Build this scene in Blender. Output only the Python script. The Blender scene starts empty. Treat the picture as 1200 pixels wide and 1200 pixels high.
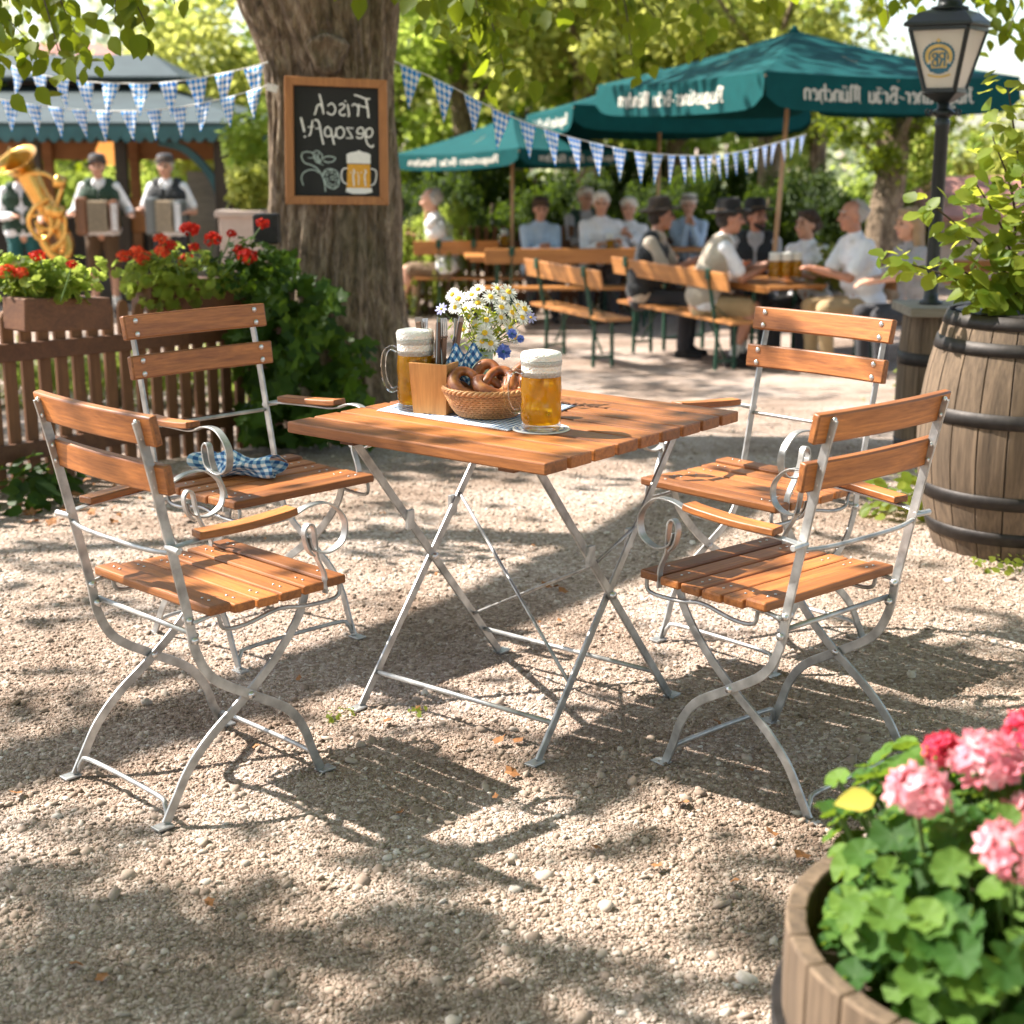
import bpy, bmesh, math, random
import numpy as np
from mathutils import Vector, Matrix, Quaternion
random.seed(7); RNG = np.random.default_rng(11)
C = bpy.context.scene.collection
sc = bpy.context.scene
pi = math.pi
# ------------------------------------------------------------------ camera model
F, PITCH, H = 1777.0, 0.24277, 1.399
def zg(y):
    u = min(1, max(0, (y-4.8)/10.2)); return -0.62*(u*u*(3-2*u))
def at(px, py, Y):
    """world point seen at photo pixel (px,py) on the vertical plane y = Y"""
    z = Y*math.tan(math.atan((600-py)/F)-PITCH)
    d = Y*math.cos(PITCH)-z*math.sin(PITCH)
    return Vector(((px-600)/F*d, Y, z+H))
def atx(px, Y, z):
    d = Y*math.cos(PITCH)-(z-H)*math.sin(PITCH); return (px-600)/F*d
def onz(px, py, z):
    lo, hi = .3, 400
    a = math.tan(math.atan((600-py)/F)-PITCH)
    return at(px, py, (z-H)/a)
def ground_at(px, py):
    a = math.tan(math.atan((600-py)/F)-PITCH); y = 3.
    for i in range(60): y = .5*y+.5*min(200, (zg(y)-H)/min(a, -1e-4))
    return at(px, py, y)
# ------------------------------------------------------------------ helpers
class MB:
    def __init__(s): s.v=[]; s.f=[]; s.uv=None
    def add(s, vs, fs):
        o=len(s.v); s.v+= [tuple(p) for p in vs]; s.f+=[tuple(i+o for i in f) for f in fs]; return s
    def box(s, c, size, R=None):
        x,y,z=[a/2 for a in size]; R=R or Matrix.Identity(3); c=Vector(c)
        vs=[c+R@Vector((i*x,j*y,k*z)) for i in(-1,1) for j in(-1,1) for k in(-1,1)]
        return s.add(vs,[(0,1,3,2),(4,6,7,5),(0,4,5,1),(2,3,7,6),(0,2,6,4),(1,5,7,3)])
    def beam(s,p0,p1,w,h,up=(0,0,1)):
        p0=Vector(p0);p1=Vector(p1);d=(p1-p0);L=d.length;d.normalize();u=Vector(up)
        if abs(d.dot(u))>.98:u=Vector((1,0,0))
        y=u.cross(d).normalized();z=d.cross(y)
        return s.box((p0+p1)/2,(L,w,h),Matrix((d,y,z)).transposed())
    def rect(s, path, lat, w, t):
        """flat bar along path; lat(i)/lat = wide direction"""
        P=[Vector(p) for p in path];n=len(P);vs=[]
        for i,p in enumerate(P):
            T=(P[min(i+1,n-1)]-P[max(i-1,0)]).normalized(); L=Vector(lat); L=(L-T*L.dot(T)).normalized(); N=T.cross(L)
            for a,b in((-1,-1),(1,-1),(1,1),(-1,1)): vs.append(p+L*a*w/2+N*b*t/2)
        fs=[(3,2,1,0),tuple(4*(n-1)+k for k in range(4))]
        for i in range(n-1):
            for k in range(4): fs.append((4*i+k,4*i+(k+1)%4,4*i+4+(k+1)%4,4*i+4+k))
        return s.add(vs,fs)
    def tube(s, path, r, n=8, closed=False):
        P=[Vector(p) for p in path];m=len(P);vs=[];N=None
        R=r if isinstance(r,(list,tuple)) else [r]*m
        for i,p in enumerate(P):
            a=P[(i+1)%m] if closed else P[min(i+1,m-1)]; b=P[(i-1)%m] if closed else P[max(i-1,0)]
            T=(a-b).normalized()
            if N is None: N=T.orthogonal().normalized()
            N=(N-T*N.dot(T)).normalized(); B=T.cross(N)
            for k in range(n):
                q=2*pi*k/n; vs.append(p+(N*math.cos(q)+B*math.sin(q))*R[i])
        fs=[]
        for i in range(m if closed else m-1):
            j=(i+1)%m
            for k in range(n): fs.append((n*i+k,n*i+(k+1)%n,n*j+(k+1)%n,n*j+k))
        if not closed: fs+=[tuple(range(n))[::-1],tuple(n*(m-1)+k for k in range(n))]
        return s.add(vs,fs)
    def lathe(s, prof, n=24, c=(0,0,0), M=None, rad=None):
        c=Vector(c); vs=[]; m=len(prof)
        for r,z in prof:
            for k in range(n):
                a=2*pi*k/n; rr=r*(rad(a,z) if rad else 1); p=Vector((rr*math.cos(a),rr*math.sin(a),z)); vs.append((M@p if M else p)+c)
        fs=[(n*i+k,n*i+(k+1)%n,n*i+n+(k+1)%n,n*i+n+k) for i in range(m-1) for k in range(n)]
        if prof[0][0]>1e-5: fs.append(tuple(range(n))[::-1])
        if prof[-1][0]>1e-5: fs.append(tuple(n*(m-1)+k for k in range(n)))
        return s.add(vs,fs)
    def ell(s, c, r, n=12, m=8, R=None):
        c=Vector(c);r=Vector(r) if not isinstance(r,(int,float)) else Vector((r,r,r)); vs=[c+(R or Matrix.Identity(3))@Vector((0,0,-r.z))]
        for j in range(1,m):
            ph=-pi/2+pi*j/m
            for k in range(n):
                a=2*pi*k/n; vs.append(c+(R or Matrix.Identity(3))@Vector((r.x*math.cos(a)*math.cos(ph),r.y*math.sin(a)*math.cos(ph),r.z*math.sin(ph))))
        vs.append(c+(R or Matrix.Identity(3))@Vector((0,0,r.z)));t=len(vs)-1
        fs=[(0,1+(k+1)%n,1+k) for k in range(n)]
        for j in range(m-2):
            for k in range(n): fs.append((1+n*j+k,1+n*j+(k+1)%n,1+n*j+n+(k+1)%n,1+n*j+n+k))
        fs+=[(t,1+n*(m-2)+k,1+n*(m-2)+(k+1)%n) for k in range(n)]
        return s.add(vs,fs)
    def cap(s,p0,r0,p1,r1,n=10):
        p0=Vector(p0);p1=Vector(p1);d=(p1-p0)
        if d.length<1e-5:d=Vector((0,0,1e-4))
        d.normalize();ps=[];rs=[]
        for a in(-80,-50,-20): ps.append(p0+d*r0*math.sin(math.radians(a)));rs.append(r0*math.cos(math.radians(a)))
        for a in(20,50,80): ps.append(p1+d*r1*math.sin(math.radians(a)));rs.append(r1*math.cos(math.radians(a)))
        return s.tube(ps,rs,n)
    def grid(s,fn,nu,nv):
        vs=[fn(i/nu,j/nv) for i in range(nu+1) for j in range(nv+1)]
        s.uv=(s.uv or [])+[(i/nu,j/nv) for i in range(nu+1) for j in range(nv+1)]
        return s.add(vs,[(i*(nv+1)+j,(i+1)*(nv+1)+j,(i+1)*(nv+1)+j+1,i*(nv+1)+j+1) for i in range(nu) for j in range(nv)])
    def mesh(s,name,smooth=False):
        me=bpy.data.meshes.new(name); me.from_pydata(s.v,[],s.f)
        if s.uv and len(s.uv)==len(s.v):
            l=me.uv_layers.new(name='UVMap')
            vi=np.zeros(len(me.loops),int); me.loops.foreach_get('vertex_index',vi)
            l.data.foreach_set('uv',np.array(s.uv,dtype=np.float32)[vi].ravel())
        bm=bmesh.new();bm.from_mesh(me);bmesh.ops.recalc_face_normals(bm,faces=bm.faces);bm.to_mesh(me);bm.free()
        if smooth: me.polygons.foreach_set('use_smooth',[True]*len(me.polygons))
        return me
    def obj(s,name,mat,parent=None,smooth=False,bevel=0,auto=None,sub=0,solid=0):
        me=s.mesh(name,smooth or auto is not None)
        if auto is not None:
            bm=bmesh.new();bm.from_mesh(me)
            for e in bm.edges:
                if len(e.link_faces)==2 and e.calc_face_angle(0)>math.radians(auto): e.smooth=False
            bm.to_mesh(me);bm.free()
        me.materials.append(mat)
        return link(name,me,parent,bevel,sub,solid)
def link(name,me,parent=None,bevel=0,sub=0,solid=0):
    o=bpy.data.objects.new(name,me);C.objects.link(o)
    if parent:o.parent=parent
    if solid:
        m=o.modifiers.new('s','SOLIDIFY');m.thickness=solid;m.offset=0
    if bevel:
        m=o.modifiers.new('b','BEVEL');m.width=bevel;m.segments=2;m.limit_method='ANGLE';m.angle_limit=math.radians(40)
    if sub:
        m=o.modifiers.new('d','SUBSURF');m.levels=sub;m.render_levels=sub
    return o
def tag(o,label=None,cat=None,group=None,kind=None):
    for k,v in(('label',label),('category',cat),('group',group),('kind',kind)):
        if v:o[k]=v
    return o
def empty(name,loc=(0,0,0),rz=0,label=None,cat=None,group=None,scale=1):
    o=bpy.data.objects.new(name,None);C.objects.link(o);o.location=loc;o.rotation_euler=(0,0,rz);o.scale=(scale,)*3;o.empty_display_size=.1
    return tag(o,label,cat,group)
def dup(o,loc=None,rz=None,label=None,parent=None,scale=None):
    c=o.copy();C.objects.link(c);c.parent=parent
    if loc is not None:c.location=loc
    if rz is not None:c.rotation_euler=(0,0,rz)
    if scale is not None:c.scale=(scale,)*3
    if label:c['label']=label
    for ch in list(o.children):dup(ch,parent=c)
    return c
def crom(pts,n=6):
    P=[Vector(p) for p in pts];out=[]
    for i in range(len(P)-1):
        a=P[max(i-1,0)];b=P[i];c=P[i+1];d=P[min(i+2,len(P)-1)]
        for k in range(n):
            t=k/n;out.append(.5*((2*b)+(c-a)*t+(2*a-5*b+4*c-d)*t*t+(-a+3*b-3*c+d)*t**3))
    return out+[P[-1]]
def scatter_mesh(name,tv,tf,pos,nrm,size,mats,spin=None,aspect=None,smooth=False,matidx=None):
    """copies of a small template (tv: k x 3, z = normal, y = tip) at pos facing nrm"""
    pos=np.asarray(pos,float);n=len(pos);nrm=np.asarray(nrm,float);nrm=nrm/(np.linalg.norm(nrm,axis=1,keepdims=True)+1e-9)
    ref=RNG.normal(size=(n,3)) if spin is None else np.asarray(spin,float)
    a=np.cross(ref,nrm);a/=np.linalg.norm(a,axis=1,keepdims=True)+1e-9;b=np.cross(nrm,a)
    tv=np.asarray(tv,float);k=len(tv);size=np.broadcast_to(np.asarray(size,float),(n,))
    V=pos[:,None,:]+size[:,None,None]*(tv[None,:,0:1]*a[:,None,:]+tv[None,:,1:2]*b[:,None,:]+tv[None,:,2:3]*nrm[:,None,:])
    V=V.reshape(-1,3)
    return raw_mesh(name,V,tf,n,k,mats,smooth)
def raw_mesh(name,V,tf,n,k,mats,smooth=False):
    me=bpy.data.meshes.new(name);me.vertices.add(len(V));me.vertices.foreach_set('co',V.astype(np.float32).ravel())
    lens=[len(f) for f in tf];idx=np.concatenate([np.array(f) for f in tf])
    li=(idx[None,:]+(np.arange(n)*k)[:,None]).ravel().astype(np.int32)
    starts=np.concatenate([[0],np.cumsum(np.tile(lens,n))[:-1]]).astype(np.int32)
    me.loops.add(len(li));me.loops.foreach_set('vertex_index',li)
    me.polygons.add(len(lens)*n);me.polygons.foreach_set('loop_start',starts)
    me.update(calc_edges=True)
    if smooth: me.polygons.foreach_set('use_smooth',[True]*len(me.polygons))
    for m in(mats if isinstance(mats,list) else [mats]):me.materials.append(m)
    return me
# leaf templates -------------------------------------------------------------
LEAF_OVATE=([(0,-.5,0),(.28,-.3,.03),(.36,-.02,.05),(.2,.3,.0),(0,.55,-.08),(-.2,.3,.0),(-.36,-.02,.05),(-.28,-.3,.03),(0,0,-.02)],
            [(0,1,8),(1,2,8),(2,3,8),(3,4,8),(4,5,8),(5,6,8),(6,7,8),(7,0,8)])
LEAF_QUAD=([(0,-.5,0),(.33,0,.06),(0,.5,-.05),(-.33,0,.06)],[(0,1,2),(0,2,3)])
_p=[]
for k in range(10):
    a=-pi/2+2*pi*k/10; r=.5 if k%2==0 else .3
    if k==0:r=.12
    _p.append((r*math.cos(a),r*math.sin(a),.03*math.cos(3*a)))
LEAF_PALM=(_p+[(0,0,-.04)],[(k,(k+1)%10,10) for k in range(10)])
_p=[]
for k in range(24):
    a=-pi/2+2*pi*k/24; r=(.46+.035*math.cos(7*(a+pi/2)+pi)) if k else .12
    _p.append((r*math.cos(a),r*math.sin(a),.10+.035*math.cos(7*(a+pi/2))))
LEAF_ROUND=(_p+[(.5*x,.5*y,.02) for x,y,z in _p]+[(0,0,0)],[(k,(k+1)%24,24+(k+1)%24,24+k) for k in range(24)]+[(24+k,24+(k+1)%24,48) for k in range(24)])
# ------------------------------------------------------------------ materials
def nmat(name):
    m=bpy.data.materials.new(name);m.use_nodes=True;nt=m.node_tree
    return m,nt,nt.nodes['Principled BSDF']
def N(nt,t,**k):
    n=nt.nodes.new(t)
    for a,b in k.items():
        if a in n.inputs.keys():n.inputs[a].default_value=b
        else:setattr(n,a,b)
    return n
def L(nt,a,b):nt.links.new(a,b)
def ramp(nt,stops,fac=None):
    r=nt.nodes.new('ShaderNodeValToRGB');e=r.color_ramp.elements
    while len(e)<len(stops):e.new(.5)
    for el,(p,c) in zip(e,stops):el.position=p;el.color=(*c,1)
    if fac is not None:L(nt,fac,r.inputs[0])
    return r
def coords(nt,scale=(1,1,1),src='Object',rot=(0,0,0)):
    t=nt.nodes.new('ShaderNodeTexCoord');m=nt.nodes.new('ShaderNodeMapping');m.inputs['Scale'].default_value=scale;m.inputs['Rotation'].default_value=rot
    L(nt,t.outputs[src],m.inputs[0]);return m.outputs[0]
def plain(name,col,rough=.6,metal=0,var=.15,nscale=30,bump=.0,spec=None,island=0,sheen=0):
    m,nt,b=nmat(name);b.inputs['Roughness'].default_value=rough;b.inputs['Metallic'].default_value=metal
    n=N(nt,'ShaderNodeTexNoise',Scale=nscale,Detail=4.);L(nt,coords(nt),n.inputs['Vector'])
    r=ramp(nt,[(.3,[c*(1-var) for c in col]),(.7,[min(1,c*(1+var)) for c in col])],n.outputs[0])
    out=r.outputs[0]
    if island:
        g=nt.nodes.new('ShaderNodeNewGeometry');h=N(nt,'ShaderNodeHueSaturation');mr=N(nt,'ShaderNodeMapRange');mr.inputs[3].default_value=1-island;mr.inputs[4].default_value=1+island
        L(nt,g.outputs['Random Per Island'],mr.inputs[0]);L(nt,mr.outputs[0],h.inputs['Value']);L(nt,out,h.inputs['Color']);out=h.outputs[0]
    L(nt,out,b.inputs['Base Color'])
    if spec is not None:b.inputs['Specular IOR Level'].default_value=spec
    if sheen:b.inputs['Sheen Weight'].default_value=sheen
    if bump:
        bp=N(nt,'ShaderNodeBump',Strength=bump,Distance=.03 if sheen else .01);L(nt,n.outputs[0],bp.inputs['Height']);L(nt,bp.outputs[0],b.inputs['Normal'])
    return m
def wood(name,dark,light,axis='X',scale=1.,rough=.5,coat=.0,island=.18,stretch=14,bump=.25):
    m,nt,b=nmat(name)
    s=[60*scale]*3;s['XYZ'.index(axis)]=60*scale/stretch
    co=coords(nt,s)
    g=nt.nodes.new('ShaderNodeNewGeometry')
    addv=N(nt,'ShaderNodeVectorMath',operation='ADD');mul=N(nt,'ShaderNodeMath',operation='MULTIPLY');mul.inputs[1].default_value=37.
    L(nt,g.outputs['Random Per Island'],mul.inputs[0]);L(nt,co,addv.inputs[0]);L(nt,mul.outputs[0],addv.inputs[1])
    n1=N(nt,'ShaderNodeTexNoise',Scale=.45,Detail=5.,Roughness=.65,Distortion=1.2);L(nt,addv.outputs[0],n1.inputs['Vector'])
    n2=N(nt,'ShaderNodeTexNoise',Scale=3.2,Detail=3.,Roughness=.6);L(nt,addv.outputs[0],n2.inputs['Vector'])
    mx=N(nt,'ShaderNodeMix',data_type='FLOAT');mx.inputs[0].default_value=.4;L(nt,n1.outputs[0],mx.inputs[2]);L(nt,n2.outputs[0],mx.inputs[3])
    r=ramp(nt,[(.3,dark),(.5,[(a+c)/2 for a,c in zip(dark,light)]),(.68,light)],mx.outputs[0])
    h=N(nt,'ShaderNodeHueSaturation');mr=N(nt,'ShaderNodeMapRange');mr.inputs[3].default_value=1-island;mr.inputs[4].default_value=1+island
    L(nt,g.outputs['Random Per Island'],mr.inputs[0]);L(nt,mr.outputs[0],h.inputs['Value']);L(nt,r.outputs[0],h.inputs['Color'])
    L(nt,h.outputs[0],b.inputs['Base Color'])
    b.inputs['Roughness'].default_value=rough
    if coat:b.inputs['Coat Weight'].default_value=coat;b.inputs['Coat Roughness'].default_value=.25
    bp=N(nt,'ShaderNodeBump',Strength=bump,Distance=.002);L(nt,mx.outputs[0],bp.inputs['Height']);L(nt,bp.outputs[0],b.inputs['Normal'])
    return m
def leafmat(name,c1,c2,trans,tw=.45,rough=.6):
    m,nt,b=nmat(name)
    g=nt.nodes.new('ShaderNodeNewGeometry')
    r=ramp(nt,[(0,[.55*x for x in c1]),(.45,c1),(.75,[(x+y)/2 for x,y in zip(c1,c2)]),(1,c2)],g.outputs['Random Per Island']);L(nt,r.outputs[0],b.inputs['Base Color'])
    b.inputs['Roughness'].default_value=rough;b.inputs['Specular IOR Level'].default_value=.16
    t=N(nt,'ShaderNodeBsdfTranslucent');h=N(nt,'ShaderNodeMix',data_type='RGBA',blend_type='MULTIPLY');h.inputs[0].default_value=.35
    h.inputs[6].default_value=(*trans,1);L(nt,r.outputs[0],h.inputs[7])
    t.inputs[0].default_value=(*trans,1)
    mix=N(nt,'ShaderNodeMixShader');mix.inputs[0].default_value=tw;L(nt,b.outputs[0],mix.inputs[1]);L(nt,t.outputs[0],mix.inputs[2])
    L(nt,mix.outputs[0],nt.nodes['Material Output'].inputs[0]);return m
def check(name,c1,c2,sx,sy,src='UV',rough=.85,rot=0,mid=None,thin=0):
    """gingham / lozenge weave"""
    m,nt,b=nmat(name);co=coords(nt,(sx,sy,1) ,src,(0,0,rot))
    sep=N(nt,'ShaderNodeSeparateXYZ');L(nt,co,sep.inputs[0])
    def stripe(o):
        f=N(nt,'ShaderNodeMath',operation='FRACT');L(nt,o,f.inputs[0]);g=N(nt,'ShaderNodeMath',operation='GREATER_THAN');g.inputs[1].default_value=.5;L(nt,f.outputs[0],g.inputs[0]);return g.outputs[0]
    a=stripe(sep.outputs[0]);c=stripe(sep.outputs[1])
    if mid:
        s=N(nt,'ShaderNodeMath',operation='ADD');L(nt,a,s.inputs[0]);L(nt,c,s.inputs[1]);h=N(nt,'ShaderNodeMath',operation='MULTIPLY');h.inputs[1].default_value=.5;L(nt,s.outputs[0],h.inputs[0])
        r=ramp(nt,[(0,c1),(.5,mid),(1,c2)],h.outputs[0])
    else:
        s=N(nt,'ShaderNodeMath',operation='SUBTRACT');L(nt,a,s.inputs[0]);L(nt,c,s.inputs[1]);h=N(nt,'ShaderNodeMath',operation='ABSOLUTE');L(nt,s.outputs[0],h.inputs[0])
        r=ramp(nt,[(0,c1),(1,c2)],h.outputs[0])
    L(nt,r.outputs[0],b.inputs['Base Color']);b.inputs['Roughness'].default_value=rough
    if thin:
        t=N(nt,'ShaderNodeBsdfTranslucent');L(nt,r.outputs[0],t.inputs[0]);x=N(nt,'ShaderNodeMixShader');x.inputs[0].default_value=thin;L(nt,b.outputs[0],x.inputs[1]);L(nt,t.outputs[0],x.inputs[2]);L(nt,x.outputs[0],nt.nodes['Material Output'].inputs[0])
    return m
M={}
M['teak_x']=wood('teak_x',(.13,.036,.008),(.46,.165,.038),'X',coat=.06,rough=.5,bump=.5,island=.42)
M['teak_y']=wood('teak_y',(.13,.036,.008),(.46,.165,.038),'Y',coat=.06,rough=.5,bump=.5,island=.42)
M['steel']=plain('steel',(.42,.42,.41),.46,.7,.38,22,.15)
M['bolt']=plain('bolt',(.68,.68,.68),.3,.9,.05,60)
M['bench_wood']=wood('bench_wood',(.30,.11,.03),(.58,.26,.075),'X',.5,coat=.2,rough=.4)
M['green_steel']=plain('green_steel',(.012,.06,.035),.45,.1,.15)
M['fence_wood']=wood('fence_wood',(.085,.036,.013),(.20,.088,.034),'Z',.5,rough=.75,island=.25)
M['box_wood']=wood('box_wood',(.075,.028,.012),(.18,.075,.03),'X',.5,rough=.7)
M['stave']=wood('stave',(.035,.023,.014),(.195,.135,.086),'Z',.45,rough=.88,island=.42,bump=.8)
M['iron']=plain('iron',(.03,.026,.024),.55,.55,.3,25,.2)
M['lamp_iron']=plain('lamp_iron',(.018,.022,.023),.4,.3,.2,20)
M['slab']=wood('slab',(.13,.11,.085),(.32,.28,.22),'X',.5,rough=.85)
M['soil']=plain('soil',(.045,.028,.018),.95,0,.5,60,1.)
M['frame_wood']=wood('frame_wood',(.28,.10,.028),(.50,.21,.065),'Z',1,rough=.5)
M['board']=plain('board',(.012,.012,.011),.75,0,.4,9)
M['chalk']=plain('chalk',(.82,.8,.76),.95,0,.12,220)
M['chalk_green']=plain('chalk_green',(.42,.5,.46),.95,0,.2,220)
M['chalk_amber']=plain('chalk_amber',(.72,.36,.05),.95,0,.25,150)
M['holder_wood']=wood('holder_wood',(.38,.16,.045),(.62,.31,.10),'Z',1,rough=.45)
M['canvas']=plain('canvas',(.003,.06,.062),.8,0,.10,9,spec=.12)
M['canvas_print']=plain('canvas_print',(.62,.58,.5),.8,0,.06)
M['pole_wood']=wood('pole_wood',(.42,.24,.12),(.66,.42,.24),'Z',.6,rough=.5)
M['skin']=plain('skin',(.56,.30,.20),.5,0,.08,12);M['skin_tan']=plain('skin_tan',(.47,.22,.14),.5,0,.1,12)
def cloth(n,c,**k):M[n]=plain(n,c,.85,0,.10,9,.9,sheen=.1);return M[n]
for n,c in dict(white_shirt=(.78,.78,.8),blue_shirt=(.42,.54,.68),cream_shirt=(.55,.47,.38),grey_shirt=(.42,.40,.40),grey_top=(.30,.29,.30),beige_vest=(.42,.36,.28),dark_vest=(.02,.022,.025),green_vest=(.02,.05,.03),navy_vest=(.035,.045,.07),
   tan_short=(.42,.29,.15),dark_trouser=(.03,.03,.035),green_trouser=(.01,.09,.09),brown_trouser=(.16,.10,.055),leather=(.10,.055,.025),hat_black=(.012,.011,.011),hat_grey=(.05,.05,.055),hat_brown=(.045,.03,.02),shoe=(.015,.014,.014),sock=(.6,.58,.54),
   hair_grey=(.38,.35,.32),hair_white=(.66,.62,.56),hair_brown=(.05,.026,.014),hair_dark=(.03,.022,.018),hair_blond=(.30,.2,.11),lip=(.36,.12,.1)).items():cloth(n,c)
M['eye']=plain('eye',(.02,.015,.012),.2,0,.1)
M['brass']=plain('brass',(.75,.43,.12),.22,1,.1,8)
M['accordion_red']=plain('accordion_red',(.20,.085,.04),.3,0,.2);M['accordion_grey']=plain('accordion_grey',(.13,.14,.14),.3,0,.2);M['bellow']=plain('bellow',(.5,.42,.32),.6,0,.25)
M['white_stone']=plain('white_stone',(.45,.35,.30),.8,0,.1,8)
M['red_flower']=leafmat('red_flower',(.42,.01,.008),(.75,.05,.02),(.7,.05,.02),.3)
M['coral_flower']=leafmat('coral_flower',(.75,.07,.03),(.85,.2,.06),(.8,.12,.04),.3)
M['pink_flower']=leafmat('pink_flower',(.84,.27,.34),(.93,.58,.60),(.92,.5,.54),.35)
M['rose_flower']=leafmat('rose_flower',(.75,.06,.13),(.8,.14,.2),(.8,.1,.15),.3)
M['daisy']=leafmat('daisy',(.82,.82,.78),(.9,.9,.86),(.8,.8,.7),.25)
M['daisy_eye']=plain('daisy_eye',(.8,.5,.03),.8,0,.3,400)
M['blue_flower']=leafmat('blue_flower',(.09,.16,.5),(.25,.33,.75),(.2,.3,.8),.3)
M['lilac_flower']=leafmat('lilac_flower',(.45,.45,.75),(.6,.6,.85),(.5,.5,.8),.3)
M['leaf_lime']=leafmat('leaf_lime',(.08,.135,.016),(.2,.25,.045),(.54,.66,.12),.58)
M['leaf_tree']=leafmat('leaf_tree',(.03,.06,.006),(.11,.15,.012),(.34,.42,.02),.48)
M['leaf_gold']=leafmat('leaf_gold',(.10,.135,.025),(.25,.27,.06),(.64,.66,.16),.58)
M['leaf_pale']=leafmat('leaf_pale',(.26,.31,.2),(.48,.52,.36),(.7,.72,.45),.5)  # haze over the far trees is put into this pale leaf colour
M['leaf_dark']=leafmat('leaf_dark',(.012,.03,.006),(.06,.095,.014),(.14,.22,.015),.38)
M['leaf_ivy']=leafmat('leaf_ivy',(.018,.05,.009),(.06,.12,.015),(.16,.27,.015),.4,.5)
M['leaf_geranium']=leafmat('leaf_geranium',(.035,.10,.018),(.12,.21,.035),(.24,.36,.03),.35)
M['leaf_shrub']=leafmat('leaf_shrub',(.07,.13,.014),(.24,.29,.05),(.58,.62,.07),.5,.45)
M['dry_leaf']=plain('dry_leaf',(.24,.10,.03),.8,0,.4,30,island=.5)
M['stem']=plain('stem',(.08,.14,.03),.6,0,.2)
M['twig']=plain('twig',(.06,.042,.028),.85,0,.3)
M['pennant']=check('pennant',(.9,.9,.9),(.06,.36,.76),3.1,2.7,'UV',rot=pi/4,thin=.45)
M['string']=plain('string',(.6,.58,.54),.8)
M['placemat']=check('placemat',(.84,.86,.88),(.02,.06,.2),30,20,'UV',mid=(.42,.52,.66))
M['mat_border']=plain('mat_border',(.72,.76,.82),.85)
M['napkin']=check('napkin',(.84,.86,.88),(.02,.10,.28),11,11,'UV',mid=(.24,.42,.62))
M['napkin_dark']=check('napkin_dark',(.78,.82,.86),(.015,.07,.22),7,7,'UV',mid=(.10,.26,.48))
M['coaster']=plain('coaster',(.78,.76,.70),.9,0,.04);M['print_blue']=plain('print_blue',(.12,.2,.38),.8);M['print_gold']=plain('print_gold',(.62,.42,.14),.7);M['print_navy']=plain('print_navy',(.03,.13,.2),.7)
M['foam']=plain('foam',(.9,.87,.79),.7,0,.05,170,.8)
M['wicker']=wood('wicker',(.30,.13,.045),(.60,.33,.14),'X',.8,rough=.55,stretch=3,island=.3)
def pretzelmat():
    m,nt,b=nmat('pretzel');n=N(nt,'ShaderNodeTexNoise',Scale=28.,Detail=4.);L(nt,coords(nt),n.inputs['Vector'])
    r=ramp(nt,[(.36,(.10,.024,.006)),(.55,(.26,.075,.016)),(.72,(.48,.20,.06))],n.outputs[0]);L(nt,r.outputs[0],b.inputs['Base Color']);b.inputs['Roughness'].default_value=.45;b.inputs['Coat Weight'].default_value=.12;return m
M['pretzel']=pretzelmat();M['pretzel_split']=plain('pretzel_split',(.72,.48,.24),.7,0,.2,60,.3)
def glassmat(name,col=(1,1,1),rough=.02,refl=.9):
    m,nt,b=nmat(name);t=N(nt,'ShaderNodeBsdfTransparent');t.inputs[0].default_value=(*col,1);g=N(nt,'ShaderNodeBsdfGlossy',Roughness=rough)
    f=N(nt,'ShaderNodeFresnel',IOR=1.5);mu=N(nt,'ShaderNodeMath',operation='MULTIPLY');mu.inputs[1].default_value=refl;L(nt,f.outputs[0],mu.inputs[0])
    x=N(nt,'ShaderNodeMixShader');L(nt,mu.outputs[0],x.inputs[0]);L(nt,t.outputs[0],x.inputs[1]);L(nt,g.outputs[0],x.inputs[2]);L(nt,x.outputs[0],nt.nodes['Material Output'].inputs[0]);return m
M['glass']=glassmat('glass',(.985,.99,.985),.03,.75)
def vasemat():
    m,nt,b=nmat('vase_glass');b.inputs['Base Color'].default_value=(.42,.55,.47,1);b.inputs['Roughness'].default_value=.08
    t=N(nt,'ShaderNodeBsdfTransparent');t.inputs[0].default_value=(.82,.9,.85,1);x=N(nt,'ShaderNodeMixShader');x.inputs[0].default_value=.55;L(nt,b.outputs[0],x.inputs[1]);L(nt,t.outputs[0],x.inputs[2]);L(nt,x.outputs[0],nt.nodes['Material Output'].inputs[0]);return m
M['vase_glass']=vasemat()
M['lamp_glass']=None
def beermat():
    m,nt,b=nmat('beer');b.inputs['Base Color'].default_value=(.82,.47,.03,1);b.inputs['Roughness'].default_value=.15
    t=N(nt,'ShaderNodeBsdfTranslucent');t.inputs[0].default_value=(.95,.58,.03,1);x=N(nt,'ShaderNodeMixShader');x.inputs[0].default_value=.6
    L(nt,b.outputs[0],x.inputs[1]);L(nt,t.outputs[0],x.inputs[2])
    p=N(nt,'ShaderNodeBsdfTransparent');p.inputs[0].default_value=(1,.76,.14,1);y=N(nt,'ShaderNodeMixShader');n=N(nt,'ShaderNodeTexVoronoi',Scale=42.);L(nt,coords(nt,(1,1,.7)),n.inputs['Vector'])
    mr=N(nt,'ShaderNodeMapRange');mr.inputs[1].default_value=.1;mr.inputs[2].default_value=.6;mr.inputs[3].default_value=.85;mr.inputs[4].default_value=.2;L(nt,n.outputs[0],mr.inputs[0]);L(nt,mr.outputs[0],y.inputs[0])
    L(nt,x.outputs[0],y.inputs[1]);L(nt,p.outputs[0],y.inputs[2]);L(nt,y.outputs[0],nt.nodes['Material Output'].inputs[0]);return m
M['beer']=beermat()
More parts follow.
